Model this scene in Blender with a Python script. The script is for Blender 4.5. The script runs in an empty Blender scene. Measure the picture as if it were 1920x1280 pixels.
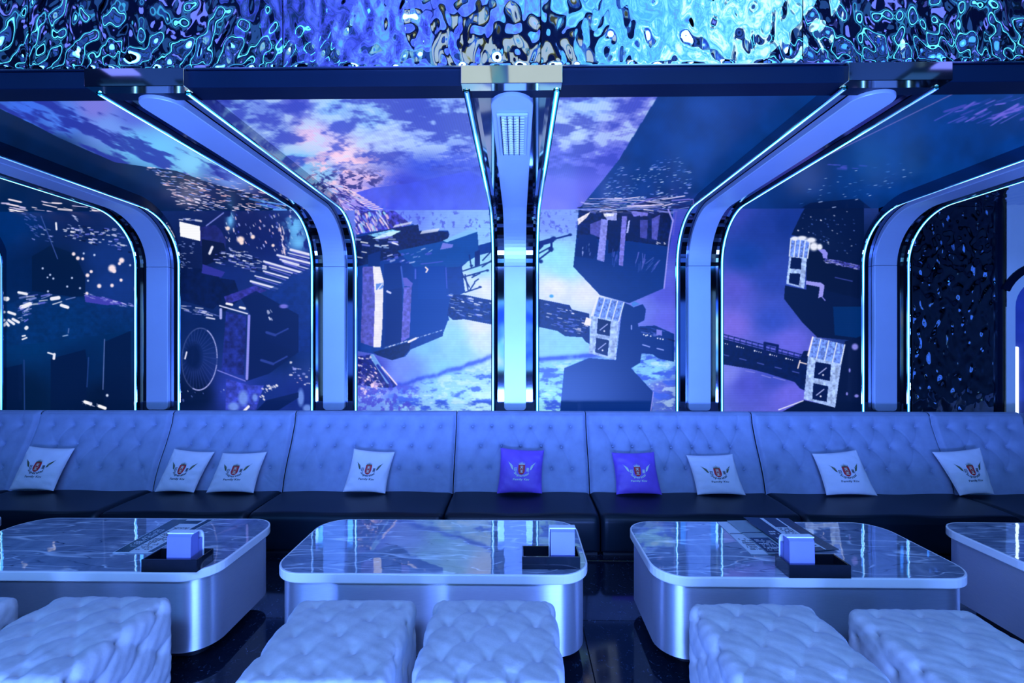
import bpy, math
import numpy as np
from mathutils import Vector

PI = math.pi
SC = bpy.context.scene
COL = SC.collection

# ------------------------------------------------------------------ camera, world, lights, exposure
F = 870.0
CZ = 1.72
TH = math.atan(12.0 / F)
cam_d = bpy.data.cameras.new('camera')
cam_d.sensor_width = 36.0
cam_d.lens = F / 1920.0 * 36.0
cam_d.clip_start = 0.05
cam = bpy.data.objects.new('camera', cam_d)
cam.location = (0, 0, CZ)
cam.rotation_euler = (PI / 2, 0, TH)
COL.objects.link(cam)
SC.camera = cam
SC.view_settings.view_transform = 'Standard'
SC.view_settings.look = 'None'
SC.view_settings.exposure = 0.0
SC.view_settings.gamma = 1.0
SC.view_settings.use_curve_mapping = False
SC.cycles.max_bounces = 8
SC.cycles.glossy_bounces = 5
SC.cycles.diffuse_bounces = 3
SC.cycles.sample_clamp_indirect = 6.0
SC.cycles.caustics_reflective = False
SC.cycles.caustics_refractive = False

w = bpy.data.worlds.new('world')
SC.world = w
w.use_nodes = True
w.node_tree.nodes['Background'].inputs[0].default_value = (0.01, 0.06, 0.25, 1)
w.node_tree.nodes['Background'].inputs[1].default_value = 0.25


def area(name, loc, rot, sx, sy, col, power, spread=180):
    l = bpy.data.lights.new(name, 'AREA')
    l.shape = 'RECTANGLE'
    l.size = sx
    l.size_y = sy
    l.color = col
    l.energy = power
    l.spread = math.radians(spread)
    o = bpy.data.objects.new(name, l)
    o.location = loc
    o.rotation_euler = rot
    COL.objects.link(o)
    return o


# blue stage wash lamps hung under the hall ceiling, behind and above the camera
area('ceiling_wash_lamp', (0.0, -0.9, 3.80), (math.radians(34), 0, 0), 3.6, 0.9, (0.14, 0.30, 1.0), 300)
area('ceiling_wash_lamp', (-3.8, -0.9, 3.80), (math.radians(34), math.radians(-4), 0), 1.8, 0.9, (0.08, 0.32, 1.0), 90)
area('ceiling_wash_lamp', (3.8, -0.9, 3.80), (math.radians(34), math.radians(4), 0), 1.8, 0.9, (0.05, 0.30, 1.0), 30)
# low fill light added behind the camera to brighten rib undersides and table fronts
area('low_fill_light', (0.0, -1.1, 0.35), (math.radians(128), 0, 0), 4.2, 0.5, (0.12, 0.26, 1.0), 430, 130)


def ray(px, py):
    a = (px - 960.0) / F
    b = (640.0 - py) / F
    return (math.cos(TH) * a - math.sin(TH), math.sin(TH) * a + math.cos(TH), b)


def at_y(px, py, Y):
    r = ray(px, py)
    t = Y / r[1]
    return (r[0] * t, Y, CZ + r[2] * t)


def at_z(px, py, Z):
    r = ray(px, py)
    t = (Z - CZ) / r[2]
    return (r[0] * t, r[1] * t, Z)


# ------------------------------------------------------------------ materials
MATS = {}


def nodes_of(name):
    m = bpy.data.materials.new(name)
    m.use_nodes = True
    nt = m.node_tree
    b = nt.nodes['Principled BSDF']
    return m, nt, b


def N(nt, kind, **kw):
    n = nt.nodes.new(kind)
    for k, v in kw.items():
        setattr(n, k, v)
    return n


def ramp(nt, stops):
    r = nt.nodes.new('ShaderNodeValToRGB')
    cr = r.color_ramp
    while len(cr.elements) < len(stops):
        cr.elements.new(0.5)
    for e, (p, c) in zip(cr.elements, stops):
        e.position = p
        e.color = c if len(c) == 4 else (*c, 1)
    return r


def coords(nt, scale=(1, 1, 1), kind='Object'):
    tc = nt.nodes.new('ShaderNodeTexCoord')
    mp = nt.nodes.new('ShaderNodeMapping')
    mp.inputs['Scale'].default_value = scale
    nt.links.new(tc.outputs[kind], mp.inputs[0])
    return mp.outputs[0]


def noise(nt, vec, scale, detail=4, rough=0.55, dist=0.0):
    n = nt.nodes.new('ShaderNodeTexNoise')
    n.inputs['Scale'].default_value = scale
    n.inputs['Detail'].default_value = detail
    n.inputs['Roughness'].default_value = rough
    n.inputs['Distortion'].default_value = dist
    nt.links.new(vec, n.inputs['Vector'])
    return n.outputs['Fac']


def simple(name, c, rough=0.5, metal=0.0, var=0.12, vscale=6.0, bump=0.0, bscale=60.0, coat=0.0, spec=0.5, sheen=0.0, vec_scale=(1, 1, 1), ior=None):
    if name in MATS:
        return MATS[name]
    m, nt, b = nodes_of(name)
    v = coords(nt, vec_scale)
    f = noise(nt, v, vscale)
    lo = tuple(max(0, x * (1 - var)) for x in c)
    hi = tuple(min(1, x * (1 + var)) for x in c)
    r = ramp(nt, [(0.3, lo), (0.7, hi)])
    nt.links.new(f, r.inputs[0])
    nt.links.new(r.outputs[0], b.inputs['Base Color'])
    b.inputs['Roughness'].default_value = rough
    b.inputs['Metallic'].default_value = metal
    b.inputs['Specular IOR Level'].default_value = spec
    b.inputs['Coat Weight'].default_value = coat
    b.inputs['Coat Roughness'].default_value = 0.03
    if sheen:
        b.inputs['Sheen Weight'].default_value = sheen
        b.inputs['Sheen Tint'].default_value = (0.6, 0.75, 1, 1)
    if ior:
        b.inputs['IOR'].default_value = ior
    if bump:
        f2 = noise(nt, v, bscale, 3)
        bp = nt.nodes.new('ShaderNodeBump')
        bp.inputs['Strength'].default_value = bump
        bp.inputs['Distance'].default_value = 0.01
        nt.links.new(f2, bp.inputs['Height'])
        nt.links.new(bp.outputs[0], b.inputs['Normal'])
    MATS[name] = m
    return m


def emis(name, c, s):
    m, nt, b = nodes_of(name)
    b.inputs['Base Color'].default_value = (0.02, 0.02, 0.02, 1)
    b.inputs['Emission Color'].default_value = (*c, 1)
    b.inputs['Emission Strength'].default_value = s
    return m


M_VELVET = simple('grey_velvet', (0.30, 0.345, 0.50), 0.75, var=0.10, vscale=9, bump=0.10, bscale=140, sheen=0.25)
M_STOOL = simple('pale_velvet', (0.58, 0.55, 0.53), 0.8, var=0.16, vscale=11, bump=0.12, bscale=110, sheen=0.35)
M_LEATHER = simple('black_leather', (0.003, 0.010, 0.018), 0.36, bump=0.10, bscale=260, spec=0.28)
M_WHITE = simple('white_cotton', (0.86, 0.80, 0.86), 0.8, var=0.04, bump=0.15, bscale=40)
M_PURPLE = simple('purple_satin', (0.24, 0.10, 0.66), 0.45, var=0.12, bump=0.15, bscale=40, sheen=0.2)
M_RED = simple('red_print', (0.62, 0.02, 0.03), 0.6)
M_GREEN = simple('olive_print', (0.10, 0.12, 0.05), 0.6)
M_GREY = simple('grey_print', (0.05, 0.06, 0.08), 0.6)
M_SILVER = simple('silver_print', (0.75, 0.85, 0.62), 0.5)
M_RIM = simple('white_stone_rim', (0.92, 0.88, 0.86), 0.22, var=0.03, coat=0.4)
M_DARK = simple('black_gloss', (0.010, 0.014, 0.03), 0.10, coat=0.5)
M_SOFFIT = simple('dark_lacquer', (0.001, 0.008, 0.024), 0.45, var=0.1, vscale=3, spec=0.12)
M_PLINTH = simple('black_plinth', (0.006, 0.008, 0.014), 0.5)
M_CHROME = simple('dark_chrome', (0.22, 0.27, 0.38), 0.06, metal=1.0, var=0.03)
M_LIP = simple('bright_chrome', (0.55, 0.60, 0.78), 0.12, metal=1.0, var=0.03)
M_PANEL = simple('satin_aluminium', (0.64, 0.72, 0.94), 0.38, metal=0.40, var=0.03, vscale=3)
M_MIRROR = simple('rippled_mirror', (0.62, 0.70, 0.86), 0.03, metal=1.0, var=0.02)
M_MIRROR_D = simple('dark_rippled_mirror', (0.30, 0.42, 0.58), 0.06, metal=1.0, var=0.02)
M_BACKWALL = simple('dark_wall_paint', (0.02, 0.03, 0.06), 0.6)
M_TRAY = simple('black_lacquer_tray', (0.008, 0.012, 0.02), 0.12, coat=0.4)
M_TISSUE = simple('violet_grey_leatherette', (0.20, 0.21, 0.50), 0.4, var=0.05, bump=0.08, bscale=200)
M_TISSUE_W = simple('white_tissue', (0.82, 0.86, 0.9), 0.7, var=0.03)
M_PAPER = simple('white_paper', (0.70, 0.75, 0.78), 0.35, var=0.05)
M_PAPER_D = simple('dark_print_paper', (0.015, 0.06, 0.10), 0.25, var=0.2)
M_PAPER_G = simple('grey_green_paper', (0.28, 0.38, 0.40), 0.3, var=0.15)
M_WPANEL = simple('white_wall_panel', (0.80, 0.86, 0.92), 0.4, var=0.04, vscale=2)


def mat_steel():
    m, nt, b = nodes_of('brushed_steel')
    v = coords(nt, (3, 3, 160))
    f = noise(nt, v, 8, 4)
    r = ramp(nt, [(0.3, (0.78, 0.78, 0.90)), (0.7, (0.90, 0.90, 0.98))])
    nt.links.new(f, r.inputs[0])
    nt.links.new(r.outputs[0], b.inputs['Base Color'])
    b.inputs['Metallic'].default_value = 0.85
    mr = nt.nodes.new('ShaderNodeMapRange')
    mr.inputs['To Min'].default_value = 0.36
    mr.inputs['To Max'].default_value = 0.48
    nt.links.new(f, mr.inputs[0])
    nt.links.new(mr.outputs[0], b.inputs['Roughness'])
    bp = nt.nodes.new('ShaderNodeBump')
    bp.inputs['Strength'].default_value = 0.05
    bp.inputs['Distance'].default_value = 0.005
    nt.links.new(f, bp.inputs['Height'])
    nt.links.new(bp.outputs[0], b.inputs['Normal'])
    b.inputs['Anisotropic'].default_value = 0.9
    b.inputs['Anisotropic Rotation'].default_value = 0.25
    tn = nt.nodes.new('ShaderNodeTangent')
    tn.direction_type = 'RADIAL'
    tn.axis = 'Z'
    nt.links.new(tn.outputs[0], b.inputs['Tangent'])
    return m


M_STEEL = mat_steel()


def mat_marble():
    m, nt, b = nodes_of('grey_marble')
    v = coords(nt, (1, 1, 1))
    f1 = noise(nt, v, 3.2, 6, 0.6, 0.8)
    base = ramp(nt, [(0.32, (0.17, 0.21, 0.29)), (0.5, (0.28, 0.32, 0.42)), (0.68, (0.42, 0.46, 0.56))])
    nt.links.new(f1, base.inputs[0])
    col = base.outputs[0]
    for sc, wd, c, det, off in ((1.5, 0.016, (0.95, 0.97, 1.0), 5, 0), (2.6, 0.010, (0.85, 0.88, 0.95), 4, 3.1), (4.2, 0.010, (0.10, 0.13, 0.2), 3, 7.7), (3.4, 0.008, (0.85, 0.88, 0.95), 3, 1.9)):
        mp = nt.nodes.new('ShaderNodeMapping')
        mp.inputs['Location'].default_value = (off, off * 0.7, 0)
        mp.inputs['Rotation'].default_value = (0, 0, 0.6 + off)
        mp.inputs['Scale'].default_value = (0.55, 3.2, 1)
        nt.links.new(v, mp.inputs[0])
        f = noise(nt, mp.outputs[0], sc, 2, 0.35, 0.12)
        r = ramp(nt, [(0.5 - wd * 2.2, (0, 0, 0)), (0.5, (1, 1, 1)), (0.5 + wd, (0, 0, 0))])
        nt.links.new(f, r.inputs[0])
        f3 = noise(nt, mp.outputs[0], sc * 1.6, 2)
        r3 = ramp(nt, [(0.44, (0, 0, 0)), (0.54, (1, 1, 1))])
        nt.links.new(f3, r3.inputs[0])
        mu = nt.nodes.new('ShaderNodeMath')
        mu.operation = 'MULTIPLY'
        nt.links.new(r.outputs[0], mu.inputs[0])
        nt.links.new(r3.outputs[0], mu.inputs[1])
        mx = nt.nodes.new('ShaderNodeMixRGB')
        mx.inputs[2].default_value = (*c, 1)
        nt.links.new(mu.outputs[0], mx.inputs[0])
        nt.links.new(col, mx.inputs[1])
        col = mx.outputs[0]
    nt.links.new(col, b.inputs['Base Color'])
    b.inputs['Roughness'].default_value = 0.03
    b.inputs['IOR'].default_value = 2.7
    b.inputs['Coat Weight'].default_value = 0.0
    b.inputs['Coat Roughness'].default_value = 0.02
    fb = noise(nt, v, 14, 1)
    bp = nt.nodes.new('ShaderNodeBump')
    bp.inputs['Strength'].default_value = 0.05
    bp.inputs['Distance'].default_value = 0.006
    nt.links.new(fb, bp.inputs['Height'])
    nt.links.new(bp.outputs[0], b.inputs['Normal'])
    nt.links.new(bp.outputs[0], b.inputs['Coat Normal'])
    return m


M_MARBLE = mat_marble()


def mat_floor():
    m, nt, b = nodes_of('dark_speckled_marble')
    v = coords(nt, (1, 1, 1))
    f1 = noise(nt, v, 34, 6, 0.7, 1.2)
    r = ramp(nt, [(0.0, (0.004, 0.007, 0.014)), (0.60, (0.006, 0.012, 0.026)), (0.66, (0.05, 0.08, 0.15)), (0.72, (0.22, 0.28, 0.45))])
    nt.links.new(f1, r.inputs[0])
    nt.links.new(r.outputs[0], b.inputs['Base Color'])
    b.inputs['Roughness'].default_value = 0.08
    return m


M_FLOOR = mat_floor()


def mat_strip():
    """LED tube: bright core, coloured diffuser flanks, brightness chasing along the run."""
    m, nt, b = nodes_of('led_tube')
    uv = nt.nodes.new('ShaderNodeTexCoord')
    sp = nt.nodes.new('ShaderNodeSeparateXYZ')
    nt.links.new(uv.outputs['UV'], sp.inputs[0])
    core = ramp(nt, [(0.0, (0.0, 0.22, 0.55)), (0.28, (0.02, 0.55, 0.95)), (0.42, (0.70, 1.0, 1.0)), (0.58, (0.70, 1.0, 1.0)), (0.72, (0.02, 0.55, 0.95)), (1.0, (0.0, 0.22, 0.55))])
    nt.links.new(sp.outputs['X'], core.inputs[0])
    oi = nt.nodes.new('ShaderNodeObjectInfo')
    ad = nt.nodes.new('ShaderNodeMath')
    ad.operation = 'MULTIPLY_ADD'
    ad.inputs[1].default_value = 17.0
    nt.links.new(oi.outputs['Random'], ad.inputs[0])
    nt.links.new(sp.outputs['Y'], ad.inputs[2])
    n1 = nt.nodes.new('ShaderNodeTexNoise')
    n1.noise_dimensions = '1D'
    n1.inputs['Scale'].default_value = 1.5
    n1.inputs['Detail'].default_value = 0
    nt.links.new(ad.outputs[0], n1.inputs['W'])
    st = ramp(nt, [(0.30, (0.28, 0.28, 0.28)), (0.42, (0.7, 0.7, 0.7)), (0.52, (1, 1, 1))])
    nt.links.new(n1.outputs['Fac'], st.inputs[0])
    mu = nt.nodes.new('ShaderNodeMath')
    mu.operation = 'MULTIPLY'
    mu.inputs[1].default_value = 2.6
    nt.links.new(st.outputs[0], mu.inputs[0])
    b.inputs['Base Color'].default_value = (0.35, 0.4, 0.75, 1)
    nt.links.new(core.outputs[0], b.inputs['Emission Color'])
    nt.links.new(mu.outputs[0], b.inputs['Emission Strength'])
    return m


M_STRIP = mat_strip()

# ------------------------------------------------------------------ mesh helpers


def mesh_of(name, verts, faces, mat, smooth=False, uvs=None, mats=None, fm=None):
    me = bpy.data.meshes.new(name)
    v = np.asarray(verts, dtype=float).reshape(-1, 3)
    me.from_pydata([tuple(x) for x in v.tolist()], [], [tuple(int(i) for i in f) for f in faces])
    me.materials.append(mat)
    for m2 in (mats or []):
        me.materials.append(m2)
    if fm is not None:
        me.polygons.foreach_set('material_index', np.asarray(fm, dtype=np.int32))
    if smooth:
        me.polygons.foreach_set('use_smooth', np.ones(len(me.polygons), dtype=bool))
    if uvs is not None:
        ul = me.uv_layers.new(name='UVMap')
        li = np.empty(len(me.loops), dtype=np.int32)
        me.loops.foreach_get('vertex_index', li)
        ul.data.foreach_set('uv', np.asarray(uvs, dtype=float)[li].ravel())
    me.update()
    return me


def link(name, me, parent=None):
    o = bpy.data.objects.new(name, me)
    COL.objects.link(o)
    if parent is not None:
        o.parent = parent
    return o


def thing(name, label, cat, loc=(0, 0, 0), group=None):
    o = bpy.data.objects.new(name, None)
    o.empty_display_size = 0.05
    COL.objects.link(o)
    o.location = grow(loc)
    o['label'] = label
    o['category'] = cat
    if group:
        o['group'] = group
    return o


def tag(o, label, cat, group=None):
    o['label'] = label
    o['category'] = cat
    if group:
        o['group'] = group
    return o


KS = [1.0]


def grow(p):
    """scale a point about the measuring point: the same outline, farther off (used for whole groups, set by the reflections in the table tops)"""
    k = KS[0]
    return (p[0] * k, p[1] * k, CZ + (p[2] - CZ) * k)


def part(name, VF, mat, parent, smooth=False, origin=None, uvs=None, label=None, kind=None):
    """world-space vertices, stored relative to ORIGIN (the thing's location)"""
    v, f = VF
    v = np.asarray(v, dtype=float).reshape(-1, 3) * KS[0]
    v[:, 2] += CZ * (1 - KS[0])
    if origin is not None:
        origin = grow(origin)
    if origin is None and parent is not None:
        origin = parent.location
        p = parent
        origin = Vector((0, 0, 0))
        while p is not None:
            origin = origin + p.location
            p = p.parent
    if origin is not None:
        v = v - np.array(tuple(origin))
    o = link(name, mesh_of(name, v, f, mat, smooth, uvs), parent)
    if label:
        o['label'] = label
    if kind:
        o['kind'] = kind
    return o


def struct(name, VF, mat, parent=None, smooth=False, **kw):
    o = part(name, VF, mat, parent, smooth, **kw)
    if parent is None:
        o['kind'] = 'structure'
    return o


def copy_tree(o, parent=None):
    c = o.copy()
    COL.objects.link(c)
    c.parent = parent
    for ch in list(o.children):
        copy_tree(ch, c)
    return c


def join(*vfs):
    V, Fc, n = [], [], 0
    for v, f in vfs:
        v = np.asarray(v, dtype=float).reshape(-1, 3)
        V.append(v)
        Fc += [tuple(i + n for i in fc) for fc in f]
        n += len(v)
    return np.concatenate(V), Fc


def box(x0, x1, y0, y1, z0, z1, c=0.0):
    """box, bevelled by c on all edges (24 verts)"""
    if c <= 0:
        v = [(x, y, z) for z in (z0, z1) for y in (y0, y1) for x in (x0, x1)]
        f = [(0, 2, 3, 1), (4, 5, 7, 6), (0, 1, 5, 4), (2, 6, 7, 3), (0, 4, 6, 2), (1, 3, 7, 5)]
        return v, f
    prof = rrect(x0, x1, y0, y1, c, 3)
    inn = rrect(x0 + c, x1 - c, y0 + c, y1 - c, 0.0001, 3)
    rings = [(inn, z0), (prof, z0 + c), (prof, z1 - c), (inn, z1)]
    return loft([[(x, y, z) for x, y in p] for p, z in rings], True, True)


def rrect(x0, x1, y0, y1, r, n=6):
    pts = []
    for cx, cy, a0 in ((x1 - r, y1 - r, 0), (x0 + r, y1 - r, PI / 2), (x0 + r, y0 + r, PI), (x1 - r, y0 + r, 1.5 * PI)):
        for k in range(n + 1):
            a = a0 + k / n * PI / 2
            pts.append((cx + r * math.cos(a), cy + r * math.sin(a)))
    return pts


def loft(rings, cap0=False, cap1=False, closed=True):
    n = len(rings[0])
    V = [p for r in rings for p in r]
    Fc = []
    for i in range(len(rings) - 1):
        for j in range(n if closed else n - 1):
            k = (j + 1) % n
            Fc.append((i * n + j, i * n + k, (i + 1) * n + k, (i + 1) * n + j))
    if cap0:
        Fc.append(tuple(range(n - 1, -1, -1)))
    if cap1:
        b = (len(rings) - 1) * n
        Fc.append(tuple(b + j for j in range(n)))
    return V, Fc


def grid_faces(nu, nv, wrap=False):
    i, j = np.meshgrid(np.arange(nv - 1), np.arange(nu - 1), indexing='ij')
    a = (i * nu + j).ravel()
    return np.stack([a, a + 1, a + nu + 1, a + nu], 1).tolist()


def prism(pts, z0, z1):
    return loft([[(x, y, z0) for x, y in pts], [(x, y, z1) for x, y in pts]], True, True)


RNG = np.random.default_rng(7)

# ------------------------------------------------------------------ video content painted into two canvases
TAB = RNG.random((256, 256))


def vnoise(x, y):
    xi = np.floor(x).astype(int)
    yi = np.floor(y).astype(int)
    fx = x - xi
    fy = y - yi
    fx = fx * fx * (3 - 2 * fx)
    fy = fy * fy * (3 - 2 * fy)
    a = TAB[yi & 255, xi & 255]
    b = TAB[yi & 255, (xi + 1) & 255]
    c = TAB[(yi + 1) & 255, xi & 255]
    d = TAB[(yi + 1) & 255, (xi + 1) & 255]
    return (a * (1 - fx) + b * fx) * (1 - fy) + (c * (1 - fx) + d * fx) * fy


def fbm(x, y, oct=5, g=0.55):
    s = 0
    a = 1.0
    t = 0
    for k in range(oct):
        s = s + a * vnoise(x * 2 ** k + 17.3 * k, y * 2 ** k + 5.1 * k)
        t += a
        a *= g
    return s / t


def sstep(x, a, b):
    t = np.clip((x - a) / (b - a), 0, 1)
    return t * t * (3 - 2 * t)


class Canvas:
    """an image of a wall or ceiling screen; PX, PY = where each texel of the real screen was measured on the photograph"""

    def __init__(s, a0, a1, b0, b1, res, to_world):
        s.a0, s.a1, s.b0, s.b1 = a0, a1, b0, b1
        s.w = int((a1 - a0) * res)
        s.h = int((b1 - b0) * res)
        A, B = np.meshgrid(a0 + (np.arange(s.w) + .5) / s.w * (a1 - a0), b0 + (np.arange(s.h) + .5) / s.h * (b1 - b0))
        X, Y, Z = to_world(A, B)
        dep = -math.sin(TH) * X + math.cos(TH) * Y
        lat = math.cos(TH) * X + math.sin(TH) * Y
        s.A, s.B = A, B
        s.X = 960 + F * lat / dep
        s.Y = 640 - F * (Z - CZ) / dep
        s.im = np.zeros((s.h, s.w, 3))

    def fill(s, pts, power=3.0):
        num = 0
        den = 0
        for x, y, c in pts:
            wgt = 1.0 / ((s.X - x) ** 2 + (1.3 * (s.Y - y)) ** 2 + 60) ** (power / 2)
            num = num + wgt[..., None] * np.array(c, float)
            den = den + wgt
        s.im = num / den[..., None]

    def box(s, x0, y0, x1, y1, pad=3):
        m = (s.X > x0 - pad) & (s.X < x1 + pad) & (s.Y > y0 - pad) & (s.Y < y1 + pad)
        if not m.any():
            return None
        r = np.where(m.any(1))[0]
        c = np.where(m.any(0))[0]
        return slice(r[0], r[-1] + 1), slice(c[0], c[-1] + 1)

    def mask(s, pts):
        xs = [p[0] for p in pts]
        ys = [p[1] for p in pts]
        sl = s.box(min(xs), min(ys), max(xs), max(ys))
        if sl is None:
            return None, None
        X, Y = s.X[sl], s.Y[sl]
        ins = np.zeros(X.shape, bool)
        n = len(pts)
        for i in range(n):
            x1, y1 = pts[i]
            x2, y2 = pts[(i + 1) % n]
            if y1 == y2:
                continue
            c = ((y1 > Y) != (y2 > Y)) & (X < (x2 - x1) * (Y - y1) / (y2 - y1) + x1)
            ins ^= c
        return sl, ins

    def put(s, sl, m, c, a=1.0):
        if sl is None:
            return
        m = (m * a)[..., None] if np.ndim(m) else m
        s.im[sl] = s.im[sl] * (1 - m) + np.array(c, float) * m

    def poly(s, c, pts, a=1.0, tex=0.0, ts=0.15):
        sl, m = s.mask(pts)
        if sl is None:
            return
        c = np.array(c, float)
        if tex:
            f = 1 + tex * (fbm(s.X[sl] * ts, s.Y[sl] * ts, 4) - 0.5) * 2
            c = c * f[..., None]
        s.put(sl, m.astype(float), c, a)

    def line(s, c, x1, y1, x2, y2, wd=2.0, a=1.0):
        sl = s.box(min(x1, x2), min(y1, y2), max(x1, x2), max(y1, y2), wd + 2)
        if sl is None:
            return
        X, Y = s.X[sl], s.Y[sl]
        dx, dy = x2 - x1, y2 - y1
        L = dx * dx + dy * dy + 1e-9
        t = np.clip(((X - x1) * dx + (Y - y1) * dy) / L, 0, 1)
        d = np.hypot(X - x1 - t * dx, Y - y1 - t * dy)
        s.put(sl, np.clip(wd / 2 + 0.5 - d, 0, 1), c, a)

    def dot(s, c, x, y, rx=1.5, ry=None, a=1.0):
        ry = ry or rx
        sl = s.box(x - rx, y - ry, x + rx, y + ry, 3)
        if sl is None:
            return
        d = np.hypot((s.X[sl] - x) / rx, (s.Y[sl] - y) / ry)
        s.put(sl, np.clip((1.3 - d) * 1.6, 0, 1), c, a)

    def dashes(s, pts, n, lx=(2, 7), ly=(1, 2.2), ang=10, cols=((235, 235, 250), (170, 180, 250), (90, 110, 220)), seed=1):
        r = np.random.default_rng(seed)
        xs = [p[0] for p in pts]
        ys = [p[1] for p in pts]
        k = 0
        tries = 0
        while k < n and tries < n * 12:
            tries += 1
            x = r.uniform(min(xs), max(xs))
            y = r.uniform(min(ys), max(ys))
            ins = False
            for i in range(len(pts)):
                x1, y1 = pts[i]
                x2, y2 = pts[(i + 1) % len(pts)]
                if y1 != y2 and (y1 > y) != (y2 > y) and x < (x2 - x1) * (y - y1) / (y2 - y1) + x1:
                    ins = not ins
            if not ins:
                continue
            k += 1
            L = r.uniform(*lx) / 2
            a = math.radians(ang + r.normal() * 6)
            c = cols[int(r.integers(len(cols)))]
            s.line(c, x - L * math.cos(a), y - L * math.sin(a), x + L * math.cos(a), y + L * math.sin(a), r.uniform(*ly) * r.choice((.5, .7, 1.0)), r.uniform(.55, 1))

    def image(s, name):
        im = s.im
        p = np.pad(im, ((1, 1), (1, 1), (0, 0)), mode='edge')
        im = (p[1:-1, 1:-1] * 2 + p[:-2, 1:-1] + p[2:, 1:-1] + p[1:-1, :-2] + p[1:-1, 2:]) / 6
        im = np.clip(im / 255.0, 0, 1)
        g = bpy.data.images.new(name, s.w, s.h, alpha=False)
        g.colorspace_settings.name = 'sRGB'
        buf = np.ones((s.h, s.w, 4), dtype=np.float32)
        buf[..., :3] = im
        g.pixels.foreach_set(buf.ravel())
        g.update()
        g.pack()
        return g


WY = 4.015            # plane of the wall screens
CEZ = 2.86            # plane of the ceiling screens
W = Canvas(-6.2, 3.3, 0.95, CEZ, 270, lambda A, B: (A, A * 0 + WY, B))
W.fill([
    (20, 420, (0, 45, 112)), (60, 520, (0, 32, 84)), (110, 500, (0, 22, 62)), (150, 430, (6, 32, 90)), (200, 480, (14, 48, 122)), (215, 540, (16, 52, 130)), (60, 640, (0, 48, 105)),
    (150, 680, (0, 34, 84)), (220, 640, (0, 40, 92)), (40, 740, (0, 25, 60)), (200, 750, (0, 20, 55)), (120, 610, (0, 50, 110)), (-200, 500, (0, 40, 100)), (-200, 700, (0, 30, 80)),
    (350, 500, (8, 25, 74)), (420, 520, (15, 40, 118)), (450, 430, (10, 26, 90)), (500, 450, (12, 30, 100)), (560, 470, (20, 40, 130)), (540, 560, (10, 45, 120)), (560, 640, (8, 40, 118)),
    (370, 740, (2, 20, 60)), (440, 735, (42, 62, 180)), (500, 740, (18, 44, 128)), (560, 740, (18, 40, 130)), (380, 600, (6, 32, 92)), (400, 470, (8, 26, 80)), (520, 660, (2, 28, 84)),
    (690, 410, (100, 125, 240)), (760, 410, (105, 135, 245)), (850, 430, (128, 170, 250)), (905, 440, (140, 195, 250)), (900, 500, (150, 215, 252)), (880, 530, (200, 225, 252)),
    (910, 540, (225, 232, 252)), (700, 690, (60, 60, 190)), (760, 690, (112, 140, 246)), (850, 630, (150, 215, 252)), (900, 612, (225, 232, 252)), (905, 640, (205, 228, 252)), (800, 650, (125, 190, 250)), (830, 690, (130, 200, 250)), (810, 715, (140, 205, 250)),
    (740, 715, (108, 130, 248)), (860, 660, (140, 205, 250)), (850, 740, (150, 212, 252)), (700, 750, (110, 150, 245)), (905, 750, (178, 228, 252)), (780, 755, (150, 205, 252)), (775, 700, (105, 140, 245)),
    (1020, 410, (122, 155, 250)), (1060, 410, (125, 160, 250)), (1040, 480, (150, 228, 250)), (1040, 540, (228, 232, 252)), (1100, 550, (225, 230, 252)), (1060, 500, (155, 228, 252)), (1030, 640, (140, 205, 248)), (1060, 650, (140, 210, 248)),
    (1020, 740, (150, 224, 244)), (1040, 700, (135, 205, 244)), (1200, 585, (105, 120, 235)), (1250, 600, (95, 100, 228)), (1230, 700, (140, 215, 248)), (1240, 725, (90, 105, 220)), (1250, 550, (80, 85, 215)),
    (1262, 450, (60, 70, 205)), (1265, 740, (55, 80, 190)), (1200, 690, (130, 200, 248)),
    (1370, 400, (52, 70, 180)), (1400, 480, (20, 62, 160)), (1370, 540, (85, 85, 205)), (1370, 610, (118, 105, 225)), (1450, 600, (50, 78, 195)), (1480, 640, (100, 100, 225)), (1400, 720, (75, 82, 205)), (1450, 710, (62, 78, 195)),
    (1480, 740, (105, 102, 228)), (1430, 430, (28, 58, 155)), (1480, 420, (18, 50, 140)), (1450, 520, (40, 68, 175)), (1360, 700, (120, 130, 235)), (1590, 600, (0, 35, 95)), (1600, 480, (0, 20, 60)), (1900, 500, (0, 20, 60)), (1700, 700, (0, 20, 60))])
X, Y = W.X, W.Y
# seas and clouds of the planet in the middle bays
cl = fbm(X * 0.035 + 3, Y * 0.085, 6, 0.62)
seab = (sstep(X, 700, 760) * (1 - sstep(X, 1255, 1300)))
curve = 725 - 0.30 * (X - 740) - 0.00003 * (X - 740) ** 2 + 10 * (fbm(X * .05, Y * 0, 4) - .5)
curve = np.where(X > 960, 674 - 0.08 * (X - 1010), curve)
low = sstep(Y, curve - 2, curve + 14) * seab
m = low * sstep(cl, 0.50, 0.64)
W.im = W.im * (1 - m[..., None]) + np.array((60, 95, 225.)) * m[..., None]
m = low * sstep(cl, 0.42, 0.34)
W.im = W.im * (1 - .6 * m[..., None]) + np.array((205, 240, 252.)) * .6 * m[..., None]
band = np.exp(-((Y - curve) / 4.5) ** 2) * seab * (0.5 + fbm(X * .1, Y * .1, 3))
W.im = W.im * (1 - .85 * np.clip(band, 0, 1)[..., None]) + np.array((42, 62, 205.)) * .85 * np.clip(band, 0, 1)[..., None]
W.im *= (1 + 0.10 * (fbm(X * .12, Y * .12, 4) - .5))[..., None]
sp = sstep(fbm(X * .16, Y * .12 + 9, 4, .7), 0.60, 0.68) * seab * (1 - sstep(Y, 425, 460)) * sstep(Y, 392, 400)
W.im = W.im * (1 - .7 * sp[..., None]) + np.array((70, 80, 215.)) * .7 * sp[..., None]
NV = (6, 26, 84)
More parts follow.
